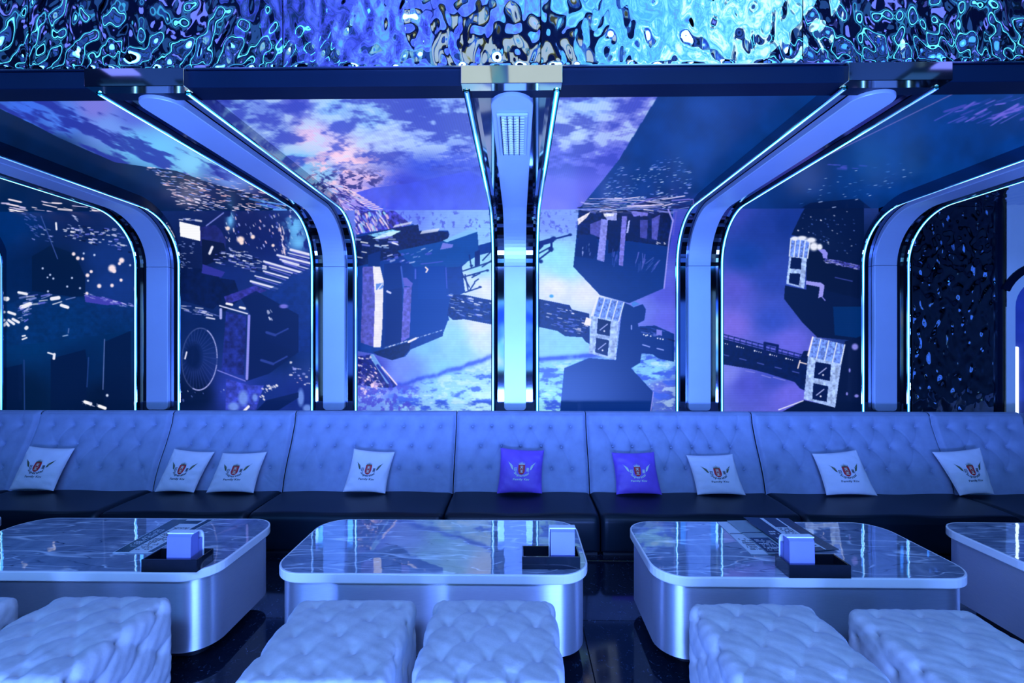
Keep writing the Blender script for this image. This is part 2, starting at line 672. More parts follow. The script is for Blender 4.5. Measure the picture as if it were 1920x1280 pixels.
NV2 = (4, 44, 126)
# --- middle left bay: freighter hull
W.poly((60, 60, 175), [(665, 395), (740, 395), (770, 420), (735, 432), (668, 440)], 1, .9, .22)
W.dashes([(665, 392), (715, 395), (757, 422), (720, 428), (668, 435)], 90, (4, 16), (2, 5), 62, ((150, 215, 250), (110, 150, 250), (240, 200, 225), (230, 220, 250), (50, 50, 190)), 3)
W.poly((8, 52, 146), [(668, 440), (700, 434), (745, 428), (775, 420), (784, 432), (840, 432), (843, 440), (832, 450), (895, 433), (897, 460), (922, 453), (922, 472), (885, 482), (866, 500), (872, 548), (845, 560), (838, 580), (842, 600), (834, 604), (830, 630), (770, 655), (760, 668), (735, 675), (700, 663), (671, 658), (668, 500)], 1, .1)
W.poly(NV, [(668, 445), (735, 428), (784, 421), (786, 434), (840, 434), (842, 442), (830, 462), (760, 478), (668, 500)], 1, .5, .3)
W.poly((8, 70, 160), [(745, 470), (830, 452), (895, 434), (897, 478), (860, 500), (780, 505)], 1, .05)
W.poly((130, 190, 246), [(830, 451), (878, 430), (896, 434), (838, 454)])
W.poly((110, 120, 225), [(830, 455), (850, 458), (848, 464), (825, 468)])
W.poly((120, 190, 240), [(690, 440), (735, 430), (752, 434), (712, 447)], 1, .5, .3)
W.poly((200, 240, 252), [(697, 448), (730, 434), (752, 432), (735, 442), (712, 448)])
W.dashes([(668, 440), (745, 436), (740, 470), (668, 490)], 26, (4, 13), (2, 6), 8, ((245, 245, 252), (170, 200, 250), (120, 130, 235)), 5)
for k in range(14):
    W.line((215, 225, 250), 738 + k * 2.4, 426 - k * .5, 741 + k * 2.4, 422 - k * .5, 1.4)
    W.line((215, 225, 250), 789 + k * 2.4, 438 - k * .35, 792 + k * 2.4, 433 - k * .35, 1.6)
W.dashes([(710, 475), (810, 465), (800, 495), (720, 492)], 34, (2, 9), (1, 4), -18, ((180, 190, 250), (90, 100, 220), (60, 80, 200)), 6)
W.poly((6, 40, 120), [(690, 478), (714, 470), (712, 500), (690, 500)])
W.poly((82, 82, 184), [(680, 500), (700, 500), (706, 560), (700, 650), (676, 642), (679, 560)], 1, .35, .2)
W.poly((238, 234, 242), [(699, 499), (713, 500), (720, 530), (718, 600), (714, 651), (700, 651), (703, 560)], 1, .06)
W.poly((80, 130, 225), [(705, 532), (719, 530), (718, 540), (705, 544)], .9)
W.line((230, 230, 250), 708, 543, 717, 532, 2)
W.poly((4, 40, 126), [(720, 495), (752, 492), (757, 640), (716, 652)])
W.poly((3, 34, 116), [(724, 545), (754, 538), (754, 640), (722, 648)])
W.line((200, 205, 250), 726, 546, 732, 549, 4)
W.line((60, 90, 200), 752, 500, 757, 540, 3)
W.poly((92, 94, 205), [(755, 520), (762, 520), (774, 531), (772, 538), (758, 536)])
W.poly((96, 96, 204), [(757, 538), (772, 538), (768, 632), (752, 642)], 1, .35, .2)
W.poly((4, 56, 156), [(776, 500), (835, 498), (843, 560), (840, 600), (832, 622), (769, 630)])
W.poly((6, 62, 168), [(784, 500), (832, 498), (838, 560), (784, 560)], .5)
W.line((70, 90, 210), 779, 505, 779, 522, 3)
W.line((66, 82, 205), 790, 495, 830, 490, 2)
W.line((66, 82, 205), 836, 502, 838, 540, 2)
W.line((245, 220, 225), 798, 501, 802, 505, 3)
W.line((245, 220, 225), 802, 505, 799, 510, 3)
W.poly(NV, [(700, 660), (770, 640), (768, 655), (757, 668), (735, 675), (708, 666)], 1, .3, .3)
for k in range(16):
    t = k / 15
    W.line((215, 220, 250), 722 + 110 * t, 652 - 34 * t, 726 + 110 * t, 650.5 - 34 * t, 2.4 - t, 0.9 if k % 3 else .4)
W.line((240, 235, 250), 766, 641, 780, 634, 4)
# dish boom
for a in ((868, 508, 922, 490), (866, 520, 915, 506), (880, 478, 884, 502), (896, 476, 893, 497), (905, 488, 922, 470), (872, 515, 878, 545), (872, 548, 902, 538), (880, 545, 890, 530), (885, 520, 900, 512), (890, 528, 897, 523), (866, 512, 880, 538), (904, 500, 922, 488)):
    W.line((6, 34, 115), *a, 2.2)
for a in ((888, 515), (900, 538), (914, 507), (884, 498)):
    W.dot((6, 34, 115), *a, 3, 2)
W.poly((6, 34, 115), [(890, 472), (900, 468), (900, 496), (890, 500)])
# keel module chain running right
W.poly((5, 36, 118), [(846, 552), (868, 552), (922, 563), (922, 608), (870, 598), (850, 600), (838, 590)], 1, .35, .25)
W.dashes([(842, 550), (922, 564), (922, 604), (850, 590)], 70, (3, 11), (1, 3), 12, ((225, 230, 252), (130, 150, 240), (80, 100, 215), (5, 16, 60)), 8)
# pink lights lower left
W.poly((20, 25, 120), [(671, 668), (698, 664), (716, 690), (745, 722), (735, 728), (671, 722)], 1, .5, .3)
W.line((130, 190, 250), 698, 668, 728, 715, 9, .8)
W.line((30, 40, 160), 708, 685, 735, 722, 5)
W.line((235, 215, 240), 716, 688, 744, 721, 3)
W.dashes([(672, 666), (696, 668), (720, 730), (672, 735)], 90, (1, 3), (1, 3.5), 30, ((245, 215, 235), (235, 235, 252), (60, 70, 200)), 11)
pk = sstep(fbm(X * .09 + 4, Y * .09, 5, .65), .44, .56) * np.exp(-(((X - 695) / 26) ** 2 + ((Y - 727) / 19) ** 2) ** 1.5)
W.im = W.im * (1 - pk[..., None]) + np.array((250, 215, 238.)) * pk[..., None]
pk = sstep(fbm(X * .12 + 9, Y * .12, 5, .65), .50, .58) * (1 - sstep(X, 760, 800)) * sstep(X, 668, 672) * sstep(Y, 712, 730)
W.im = W.im * (1 - .8 * pk[..., None]) + np.array((70, 70, 210.)) * .8 * pk[..., None]
# --- middle right bay
for a in ((1008, 458, 1035, 450, 9), (1035, 449, 1070, 440, 3), (1008, 476, 1034, 462, 2.5), (1034, 452, 1034, 470, 4), (1008, 488, 1033, 469, 3), (1010, 466, 1016, 460, 6)):
    W.line((8, 36, 125), *a)
for a in ((1038, 447, 5, 4), (1033, 467, 5, 4), (1069, 440, 3.5, 2.5), (1014, 490, 4, 3.5)):
    W.dot((8, 36, 125), *a)
W.dot((70, 160, 235), 1034, 555, 4, 3)
W.poly((2, 44, 126), [(1085, 393), (1160, 393), (1262, 393), (1259, 440), (1245, 540), (1180, 568), (1125, 553), (1075, 500), (1081, 440)], 1, .05)
W.poly((4, 22, 80), [(1087, 393), (1258, 393), (1256, 440), (1253, 462), (1180, 452), (1082, 446)], 1, .6, .2)
W.poly((2, 34, 108), [(1085, 440), (1118, 440), (1122, 470), (1112, 485), (1078, 480)])
for c, p in (((130, 138, 235), [(1127, 410), (1140, 412), (1133, 491), (1119, 487), (1124, 445)]), ((76, 80, 180), [(1106, 420), (1127, 412), (1124, 445), (1106, 438)]),
             ((118, 118, 225), [(1166, 405), (1176, 405), (1168, 499), (1160, 497)]), ((170, 180, 250), [(1178, 414), (1185, 410), (1180, 436), (1174, 437)]),
             ((240, 232, 245), [(1083, 410), (1108, 396), (1100, 408), (1084, 422)]), ((160, 170, 245), [(1130, 398), (1157, 399), (1156, 414), (1138, 412)]),
             ((235, 238, 250), [(1131, 400), (1152, 400), (1150, 405), (1133, 406)]), ((110, 110, 215), [(1182, 395), (1216, 396), (1214, 405), (1188, 406)]),
             ((75, 80, 180), [(1222, 410), (1238, 402), (1232, 450), (1222, 448)]), ((60, 66, 160), [(1200, 412), (1215, 412), (1213, 448), (1200, 445)]),
             ((2, 24, 82), [(1142, 415), (1166, 412), (1160, 470), (1140, 475)]), ((2, 22, 78), [(1182, 408), (1200, 404), (1200, 450), (1176, 452)])):
    W.poly(c, p, 1, .25, .25)
W.dashes([(1195, 478), (1212, 478), (1205, 505), (1190, 500)], 10, (8, 22), (1, 2.4), -80, ((90, 95, 200), (120, 120, 220)), 21)
W.dashes([(1148, 472), (1160, 472), (1158, 495), (1146, 492)], 8, (8, 18), (1, 2.4), -80, ((80, 90, 200), (60, 80, 185)), 22)
W.dashes([(1215, 485), (1238, 485), (1230, 505), (1212, 505)], 7, (14, 24), (1, 2.2), -50, ((80, 90, 200), (130, 130, 225)), 23)
W.dashes([(1226, 452), (1250, 455), (1250, 460), (1226, 457)], 12, (1, 2), (1, 2.6), 10, ((225, 225, 250),), 24)
W.dashes([(1085, 455), (1120, 460), (1115, 480), (1085, 482)], 9, (3, 8), (1, 2.4), 100, ((170, 180, 245), (80, 95, 200)), 25)
W.dashes([(1085, 393), (1262, 393), (1262, 399), (1085, 400)], 40, (8, 30), (1, 2), 3, ((235, 225, 245), (120, 130, 225), (8, 14, 50)), 26)
W.line((150, 148, 242), 1253, 393, 1262, 415, 3)
W.line((150, 148, 242), 1262, 412, 1255, 448, 3)
W.line((150, 148, 242), 1255, 448, 1245, 540, 2.6)
W.line((90, 90, 205), 1268, 398, 1262, 440, 2)
W.poly((4, 30, 106), [(1008, 560), (1068, 572), (1072, 580), (1105, 588), (1106, 645), (1098, 640), (1092, 632), (1060, 630), (1045, 620), (1008, 612)], 1, .3, .25)
W.dashes([(1010, 564), (1066, 576), (1098, 592), (1098, 628), (1040, 616), (1010, 606)], 85, (2, 11), (1, 3), 12, ((235, 232, 250), (120, 140, 235), (90, 105, 215), (5, 16, 60)), 28)
W.poly((245, 238, 235), [(1099, 594), (1109, 598), (1107, 611), (1095, 609)])
W.poly((3, 42, 124), [(1168, 566), (1182, 572), (1188, 576), (1205, 570), (1211, 580), (1208, 600), (1196, 606), (1197, 612), (1228, 610), (1264, 626), (1264, 678), (1235, 672), (1224, 664), (1203, 662), (1200, 680), (1183, 690), (1225, 735), (1222, 772), (1050, 772), (1058, 690), (1104, 671), (1155, 675)])
W.dashes([(1200, 614), (1230, 612), (1264, 630), (1264, 640), (1205, 628)], 18, (4, 12), (1, 2.6), 12, ((110, 125, 230), (80, 95, 210), (6, 20, 80)), 30)
W.poly((120, 125, 230), [(1231, 617), (1241, 619), (1241, 629), (1231, 628)])
for x0, y0 in ((1207, 627), (1211, 629), (1214, 628), (1220, 630), (1233, 634), (1238, 635), (1243, 636)):
    W.dot((230, 230, 250), x0, y0, 1.5)
for a in ((1205, 646, 1218, 650), (1232, 653, 1244, 656), (1184, 610, 1184, 617)):
    W.line((140, 155, 240), *a, 2.4)
W.poly((60, 130, 220), [(1184, 568), (1190, 565), (1200, 570), (1186, 575)], .8)
W.line((150, 148, 242), 1225, 735, 1220, 772, 2)


def module(pts, wins, tl, tr, bl, br, glint=True):
    """pale station module: textured body, dark windows, ribbed roof between the four corners"""
    W.poly((160, 188, 248), pts, 1, .4, .22)
    W.poly((105, 140, 240), [tl, tr, br, bl], 1, .6, .3)
    for t in (0, .25, .5, .75, 1):
        W.line((225, 235, 250), tl[0] + (tr[0] - tl[0]) * t, tl[1] + (tr[1] - tl[1]) * t, bl[0] + (br[0] - bl[0]) * t, bl[1] + (br[1] - bl[1]) * t, 2)
    for wq in wins:
        W.poly((3, 22, 76), wq)
        if glint:
            cx = sum(p[0] for p in wq) / 4
            cy = sum(p[1] for p in wq) / 4
            W.line((170, 180, 240), cx - 7, cy + 5, cx + 7, cy - 6, 2)
            W.dot((225, 225, 250), cx + 1, cy + 7, 1.8)


module([(1121, 556), (1171, 567), (1160, 603), (1155, 675), (1104, 662), (1109, 592)], [[(1121, 597), (1145, 602), (1143, 630), (1119, 625)], [(1118, 633), (1142, 638), (1139, 667), (1116, 660)]], (1122, 557), (1170, 567), (1112, 592), (1160, 602))
W.line((235, 235, 250), 1121, 556, 1109, 592, 2.4)
# --- right bay
W.poly((3, 22, 66), [(1512, 385), (1620, 385), (1620, 640), (1532, 632), (1505, 605), (1470, 560), (1472, 535), (1512, 543), (1512, 447), (1484, 440), (1502, 402)])
W.poly((0, 42, 104), [(1562, 575), (1620, 575), (1620, 635), (1565, 628)], 1)
W.dashes([(1500, 400), (1612, 395), (1612, 480), (1560, 470), (1540, 455), (1490, 436)], 55, (1, 2), (1, 2.8), 20, ((220, 225, 250), (90, 120, 200), (60, 90, 170)), 33)
module([(1482, 446), (1520, 450), (1514, 472), (1508, 541), (1474, 532), (1480, 480)], [[(1484, 482), (1503, 484), (1502, 505), (1481, 503)], [(1481, 512), (1501, 513), (1498, 535), (1479, 530)]], (1483, 448), (1519, 452), (1480, 480), (1514, 484), False)
for a in ((1490, 447, 7, 4), (1504, 446, 9, 4), (1521, 450, 9, 5), (1526, 462, 8, 8), (1537, 463, 5, 6)):
    W.dot((232, 236, 252), *a)
W.poly((140, 140, 238), [(1534, 468), (1546, 467), (1552, 474), (1551, 485), (1543, 484), (1542, 476)])
W.poly((2, 18, 56), [(1519, 473), (1536, 472), (1546, 490), (1612, 508), (1612, 560), (1552, 545), (1540, 527), (1512, 524)])
W.poly((60, 66, 165), [(1546, 484), (1565, 487), (1612, 497), (1612, 506), (1546, 491)], 1, .6, .5)
W.dashes([(1546, 483), (1612, 497), (1612, 506), (1546, 492)], 42, (3, 9), (1, 2), 12, ((190, 195, 250), (120, 125, 225), (4, 14, 50)), 34)
W.poly((150, 150, 240), [(1511, 526), (1540, 530), (1546, 535), (1543, 555), (1534, 559), (1537, 538), (1511, 533)])
W.line((130, 130, 230), 1541, 556, 1547, 563, 2)
W.line((50, 65, 150), 1566, 520, 1598, 527, 2)
W.poly((3, 24, 80), [(1352, 634), (1420, 652), (1500, 672), (1507, 658), (1516, 657), (1516, 735), (1500, 728), (1490, 716), (1440, 700), (1410, 692), (1352, 682)], 1, .25, .2)
W.poly((3, 20, 72), [(1504, 664), (1514, 657), (1514, 672), (1502, 676)])
for t in np.linspace(0, 1, 14):
    xx = 1354 + 146 * t
    yy = 626 + 38 * t
    W.line((6, 26, 96), xx, yy, xx + 9, yy + 2.4, 1.8)
    W.line((6, 26, 96), xx, yy, xx, yy + 8, 1.4)
    W.line((6, 26, 96), xx, yy + 6, xx + 11, yy + 9, 2)
for a in ((1434, 643, 1434, 663, 5), (1434, 643, 1458, 648, 5), (1458, 648, 1456, 668, 5), (1436, 664, 1456, 669, 4)):
    W.line((6, 24, 90), *a)
for gx in (1356, 1386, 1419, 1448, 1478):
    for k in range(4):
        W.dot((230, 232, 252), gx + k * 4 - 4, 642 + (gx - 1356) * .245 + k, 1.0 + .7 * (k == 0))
for k in range(5):
    W.line((70, 85, 180), 1354 + 33 * k, 664 + 8 * k, 1366 + 33 * k, 667 + 8 * k, 1.8)
for a in ((1398, 695, 1415, 698), (1450, 707, 1472, 713), (1428, 703, 1445, 708)):
    W.line((120, 125, 225), *a, 1.6)
W.line((245, 225, 225), 1500, 676, 1496, 690, 2.4)
W.line((245, 225, 225), 1500, 679, 1512, 682, 2.2)
W.poly((3, 20, 62), [(1584, 640), (1620, 628), (1620, 775), (1460, 775), (1508, 750), (1566, 763)])
module([(1523, 631), (1585, 646), (1577, 686), (1566, 764), (1507, 748), (1515, 668)], [[(1529, 678), (1558, 683), (1556, 714), (1526, 708)], [(1525, 718), (1553, 724), (1550, 753), (1523, 748)]], (1524, 632), (1584, 646), (1516, 668), (1576, 682))
W.line((245, 238, 248), 1524, 632, 1515, 666, 3)
W.line((225, 230, 250), 1460, 768, 1506, 751, 2)
for a in ((1603, 650, 6, 6), (1593, 694, 1.8, 4), (1588, 738, 2, 3), (1606, 742, 4, 3)):
    W.dot((130, 130, 225), *a)
# --- left middle bay
for p in ([(330, 500), (400, 505), (430, 545), (400, 580), (330, 560)], [(400, 520), (440, 525), (452, 560), (420, 585), (395, 560)]):
    W.poly((4, 22, 72), p, .9, .3)
W.poly((250, 250, 255), [(336, 415), (375, 424), (376, 452), (338, 443)])
W.poly((28, 36, 110), [(376, 425), (404, 422), (415, 432), (424, 452), (422, 470), (376, 460)], 1, .3)
W.poly((6, 18, 58), [(378, 448), (420, 456), (425, 480), (380, 500)])
W.dashes([(337, 408), (385, 412), (385, 416), (337, 413)], 8, (4, 11), (2, 4), 5, ((235, 235, 252), (170, 180, 250)), 40)
W.line((120, 130, 215), 387, 423, 419, 399, 2.4)
W.line((230, 230, 245), 393, 475, 398, 463, 5)
W.dashes([(336, 452), (365, 455), (362, 505), (336, 500)], 30, (1, 5), (1, 2), 10, ((140, 160, 230), (210, 215, 245)), 41)
W.poly((45, 50, 155), [(380, 495), (422, 510), (415, 520), (378, 512)])
W.dashes([(415, 398), (575, 395), (580, 450), (500, 480), (425, 470)], 85, (2, 5), (1.4, 3), 65, ((245, 235, 248), (170, 180, 250), (60, 70, 190), (240, 200, 225)), 42)
for bx, by, rx, ry in ((554, 425, 20, 34), (432, 413, 7, 14), (560, 455, 16, 14), (585, 410, 12, 30)):
    g = np.exp(-(((X - bx) / rx) ** 2 + ((Y - by) / ry) ** 2)) * sstep(fbm(X * .08, Y * .05, 5), .36, .56) * (X < 592)
    W.im = W.im * (1 - g[..., None]) + np.array((105, 185, 248.)) * g[..., None]
W.dashes([(520, 420), (530, 420), (540, 475), (530, 478)], 22, (4, 8), (2, 4), 75, ((245, 215, 225), (235, 225, 250)), 46)
for a in ((451, 449, 7, 6), (453, 455, 4, 4), (474, 444, 4, 4), (512, 460, 3, 3), (427, 428, 4, 4)):
    W.dot((252, 225, 220), *a)
W.dashes([(402, 468), (470, 472), (505, 500), (478, 512), (404, 494)], 90, (3, 11), (1.2, 3.6), 10, ((235, 235, 252), (190, 200, 250), (90, 100, 210), (6, 16, 54)), 43)
for a in ((545, 468, 584, 478, 5), (520, 478, 584, 494, 4), (540, 474, 580, 484, 2), (495, 490, 566, 511, 4), (505, 500, 548, 512, 2), (494, 508, 540, 521, 3), (478, 517, 530, 531, 2.4), (470, 527, 520, 541, 4), (525, 486, 560, 496, 3), (530, 490, 582, 505, 2)):
    W.line((225, 226, 252), *a)
    W.line((90, 95, 205), a[0] + 3, a[1] + 4, a[2] - 4, a[3] + 4, 2)
W.poly((16, 46, 130), [(500, 545), (560, 512), (586, 500), (586, 660), (560, 660), (500, 640)], .8, .2)
W.poly((50, 52, 160), [(420, 556), (478, 535), (500, 545), (455, 560), (425, 570)], 1, .5)
W.poly((5, 26, 84), [(452, 560), (480, 545), (560, 590), (560, 660), (505, 700), (460, 715), (470, 590)], .9)
for a in ((425, 569, 10), (450, 576, 9)):
    W.line((245, 240, 248), a[0], a[1], a[0] + a[2], a[1] + 2, 4.5)
W.line((220, 222, 250), 412, 573, 464, 588, 2.6)
W.line((170, 175, 242), 414, 580, 414, 596, 5)
W.poly((30, 44, 132), [(424, 584), (462, 592), (457, 704), (415, 697)], 1, .5, .12)
W.line((140, 142, 240), 467, 592, 463, 710, 5)
W.line((120, 125, 225), 408, 694, 460, 714, 2)
for a in ((500, 623, 516, 628, 540, 616), (490, 675, 512, 682, 538, 668)):
    W.line((40, 62, 150), *a[:4], 5)
    W.line((40, 62, 150), *a[2:], 3)
W.dot((110, 110, 215), 532, 574, 8, 4)
W.dashes([(503, 580), (516, 585), (508, 605), (500, 598)], 6, (3, 6), (2, 3.5), 60, ((210, 215, 245),), 44)
W.dashes([(335, 570), (380, 578), (410, 592), (400, 600), (337, 580)], 26, (6, 16), (1.4, 3.4), 12, ((225, 225, 250), (140, 150, 235)), 45)
for k in range(120):      # radar dish
    a = k / 120 * 2 * PI
    dx, dy = math.cos(a), math.sin(a)
    x0, y0 = 374 + 33 * dx - 6 * dy * .3, 673 + 58 * dy
    bright = 1.0 if (-1.2 < a - 6.28 or 0.2 < a < 1.9) else .25
    W.dot((170, 175, 238), x0, y0, 1.3, 1.3, bright)
    if k % 4 == 0:
        W.line((55, 72, 150), 368 + 14 * dx, 668 + 24 * dy, x0, y0, 1, .6)
W.dot((4, 26, 76), 362, 668, 15, 25)
W.line((225, 225, 250), 350, 660, 347, 672, 3)
W.poly((56, 70, 190), [(424, 710), (470, 722), (495, 722), (480, 768), (423, 768)], .85, .5)
for a in ((456, 746, 9, 14), (438, 762, 10, 8), (478, 745, 5, 7), (564, 745, 6, 16), (576, 765, 8, 7)):
    W.dot((120, 160, 248), *a, a=.8)
W.line((240, 238, 250), 456, 772, 466, 762, 5)
W.dashes([(487, 745), (492, 728), (505, 720), (520, 722), (515, 728), (500, 735), (495, 750)], 22, (1, 4), (1.5, 4), 40, ((245, 240, 250),), 47)
W.dashes([(545, 672), (584, 672), (582, 725), (545, 715)], 26, (1, 3), (1.5, 4.4), 10, ((240, 235, 250), (240, 200, 225), (150, 160, 240)), 48)
W.dashes([(335, 720), (420, 700), (420, 760), (335, 760)], 8, (1, 3), (1.4, 4), 60, ((200, 210, 245), (90, 110, 190)), 49)
W.poly((4, 26, 84), [(480, 770), (500, 750), (560, 735), (560, 745), (520, 770)], .9)
# --- far left bay
W.poly((0, 24, 64), [(60, 480), (95, 460), (140, 475), (160, 520), (160, 560), (60, 545)], .9)
W.dashes([(44, 400), (68, 402), (100, 440), (96, 462), (62, 450)], 34, (3, 9), (1, 2.4), 20, ((200, 205, 248), (110, 120, 220)), 50)
W.dashes([(118, 418), (230, 430), (246, 476), (215, 468), (122, 446)], 110, (2, 8), (1.4, 3.6), 10, ((240, 238, 252), (200, 205, 250), (100, 110, 220), (4, 16, 50)), 51)
W.line((235, 235, 250), 105, 418, 106, 430, 3.5)
W.line((60, 85, 165), 77, 405, 108, 485, 1.6)
W.dashes([(138, 401), (150, 415), (146, 417), (137, 405)], 8, (2, 5), (1.5, 3), 40, ((200, 205, 248),), 52)
for x0, y0, r0 in ((138, 476, 3.4), (146, 484, 3.6), (155, 485, 2.8), (157, 475, 2), (177, 478, 2.2), (210, 503, 7), (214, 508, 4), (228, 488, 5), (224, 494, 3), (164, 516, 3.6), (171, 509, 3), (165, 526, 2), (186, 536, 4), (210, 535, 3.4), (227, 525, 3), (80, 503, 2), (94, 515, 2), (100, 522, 2), (89, 520, 1.6), (135, 521, 2), (126, 537, 2), (150, 540, 2), (90, 546, 2), (163, 550, 3), (244, 497, 2)):
    W.dot((250, 228, 235) if r0 > 2.6 else (190, 205, 245), x0, y0, r0)
W.poly((3, 46, 108), [(0, 575), (40, 560), (160, 555), (250, 575), (250, 620), (100, 640), (0, 650)], .6, .3)
W.poly((60, 62, 175), [(158, 552), (200, 558), (240, 570), (200, 572), (160, 566)])
W.dashes([(160, 549), (250, 570), (250, 580), (160, 556)], 40, (3, 9), (1, 2.2), 14, ((200, 200, 250), (130, 135, 230)), 53)
W.dashes([(28, 550), (60, 545), (140, 560), (130, 568), (60, 575), (40, 572)], 20, (6, 22), (1.4, 4), -12, ((160, 170, 245), (90, 100, 205), (235, 235, 250)), 54)
for a in ((35, 548, 50, 551, 5), (97, 560, 110, 558, 7), (40, 576, 56, 570, 8), (8, 600, 16, 610, 5), (16, 600, 26, 607, 5), (24, 598, 35, 604, 5), (115, 572, 127, 576, 6), (16, 585, 28, 589, 5), (8, 562, 14, 560, 8), (49, 615, 50, 614, 7), (42, 630, 47, 629, 3), (42, 636, 50, 633, 3)):
    W.line((238, 238, 250), *a)
W.dashes([(36, 575), (62, 572), (50, 604), (36, 600)], 22, (3, 9), (1.4, 3), -25, ((190, 195, 250), (110, 115, 225)), 55)
for p in ([(8, 690), (42, 682), (42, 770), (8, 770)], [(95, 672), (160, 655), (165, 690), (160, 770), (95, 770)], [(197, 640), (245, 620), (245, 770), (195, 770)]):
    W.poly((1, 22, 64), p, .8)
for a in ((45, 675, 46, 770), (166, 670, 163, 725)):
    W.line((30, 62, 130), *a, 2)
W.line((90, 110, 175), 196, 636, 193, 730, 1.8)
W.line((235, 235, 250), 90, 661, 100, 664, 3)
W.line((235, 235, 250), 102, 664, 101, 672, 5)
W.line((150, 175, 220), 118, 630, 127, 628, 2)
W.line((90, 115, 180), 129, 616, 128, 624, 2)
for a in ((159, 753, 170, 757), (186, 761, 197, 765)):
    W.line((250, 248, 252), *a, 6)
W.dot((210, 220, 245), 201, 741, 2.6)
W.dashes([(148, 748), (185, 758), (182, 764), (150, 756)], 12, (1, 3), (1, 2), 20, ((200, 205, 240),), 56)
# fine LED pitch lines
W.im *= (1 + 0.05 * np.sin(W.B * 2 * PI / 0.0145))[..., None]

C = Canvas(-6.2, 6.2, 1.95, WY, 250, lambda A, B: (A, B, A * 0 + CEZ))
C.fill([
    (50, 205, (60, 110, 235)), (120, 225, (75, 130, 245)), (200, 240, (110, 150, 240)), (250, 215, (85, 105, 215)), (300, 280, (110, 195, 250)), (360, 305, (125, 205, 250)), (430, 335, (110, 150, 235)), (250, 270, (110, 195, 250)), (180, 200, (120, 120, 220)),
    (0, 260, (0, 26, 66)), (100, 280, (0, 26, 66)), (200, 340, (0, 28, 68)), (300, 370, (18, 28, 78)), (60, 345, (0, 22, 56)), (400, 370, (14, 20, 70)), (500, 380, (20, 24, 84)), (-300, 300, (0, 24, 60)), (150, 390, (4, 24, 66)),
    (430, 200, (130, 175, 240)), (500, 205, (110, 140, 230)), (560, 195, (80, 90, 205)), (620, 200, (135, 185, 242)), (520, 250, (130, 160, 235)), (580, 255, (225, 195, 235)), (640, 290, (248, 215, 236)), (610, 330, (140, 195, 240)), (650, 340, (215, 180, 225)),
    (560, 300, (120, 190, 245)), (700, 220, (135, 185, 245)), (800, 200, (115, 150, 238)), (850, 235, (155, 195, 250)), (720, 260, (165, 190, 250)), (800, 250, (150, 180, 250)), (800, 310, (58, 82, 222)), (700, 385, (62, 82, 232)), (850, 370, (88, 98, 238)), (760, 350, (60, 70, 215)), (870, 320, (70, 90, 225)), (660, 375, (160, 140, 225)),
    (1100, 200, (135, 175, 250)), (1200, 190, (120, 130, 225)), (1080, 240, (165, 195, 252)), (1150, 245, (125, 135, 230)), (1050, 300, (88, 98, 232)), (1060, 360, (100, 105, 238)), (1150, 300, (84, 92, 222)), (1100, 380, (88, 96, 226)), (1040, 390, (110, 115, 240))])
X, Y = C.X, C.Y
cl = fbm(X * 0.022 + 1, Y * 0.05 + 2, 6, 0.62)
bayc = sstep(X, 330, 420) * (1 - sstep(Y, 300, 350))
m = sstep(cl, .46, .62) * bayc * .8
C.im = C.im * (1 - m[..., None]) + np.array((52, 66, 190.)) * m[..., None]
m = sstep(cl, .44, .36) * bayc * .6 * (1 - sstep(Y, 270, 320))
C.im = C.im * (1 - m[..., None]) + np.array((190, 222, 250.)) * m[..., None]
cl2 = fbm(X * .012 + Y * .012 + 7, Y * .06 - X * .028, 6, .6)
m = sstep(cl2, .48, .62) * (X < 470) * (1 - sstep(X, 400, 470)) * .85
C.im = C.im * (1 - m[..., None]) + np.array((30, 40, 150.)) * m[..., None]
# dark part of the sky over the left bays, a hard limb of the planet
C.poly((1, 26, 66), [(-900, 206), (0, 204), (60, 232), (110, 258), (160, 280), (215, 304), (270, 312), (330, 320), (400, 345), (480, 365), (600, 380), (650, 396), (640, 420), (-2000, 420)], 1, .2, .03)
g = np.exp(-(((X - 360) / 70) ** 2 + ((Y - 365) / 22) ** 2)) * .5
C.im = C.im * (1 - g[..., None]) + np.array((60, 60, 125.)) * g[..., None]
C.dashes([(270, 312), (330, 316), (470, 345), (600, 385), (620, 398), (350, 398)], 330, (4, 11), (1.2, 2.6), 12, ((245, 215, 230), (235, 225, 250), (230, 180, 190), (120, 140, 230)), 60)
C.dashes([(480, 375), (600, 380), (600, 398), (500, 398)], 40, (10, 30), (2, 5), 8, ((90, 150, 240), (110, 180, 245), (60, 90, 210)), 61)
C.dashes([(0, 372), (180, 385), (200, 400), (0, 398)], 26, (8, 30), (1.4, 4), 8, ((240, 225, 235), (200, 190, 230)), 62)
C.poly((245, 238, 240), [(15, 391), (76, 402), (60, 402), (20, 394)])
# warm sea reflection and its rim
pk = sstep(fbm(X * .05, Y * .09 + 30, 5, .65), .46, .56) * np.exp(-(((X - 640) / 75) ** 2 + ((Y - 320) / 42) ** 2) ** 1.4)
C.im = C.im * (1 - pk[..., None]) + np.array((252, 205, 225.)) * pk[..., None]
dk = sstep(fbm(X * .07 + 4, Y * .12 + 3, 5, .7), .53, .60) * np.exp(-(((X - 650) / 90) ** 2 + ((Y - 345) / 30) ** 2) ** 2)
C.im = C.im * (1 - .85 * dk[..., None]) + np.array((25, 25, 110.)) * .85 * dk[..., None]
C.poly((64, 80, 228), [(664, 362), (700, 352), (760, 345), (830, 330), (880, 320), (925, 345), (925, 394), (740, 394), (700, 386), (675, 374)], .9, .12, .05)
for k in range(9):
    C.line((250, 215, 225), 640 + 6 * k, 350 + 5 * k, 668 + 7 * k, 362 + 4.2 * k, 2, .8)
C.dashes([(600, 330), (664, 360), (700, 394), (640, 394)], 80, (4, 14), (1, 3), 30, ((245, 215, 230), (40, 40, 150), (150, 180, 245), (20, 20, 100)), 63)
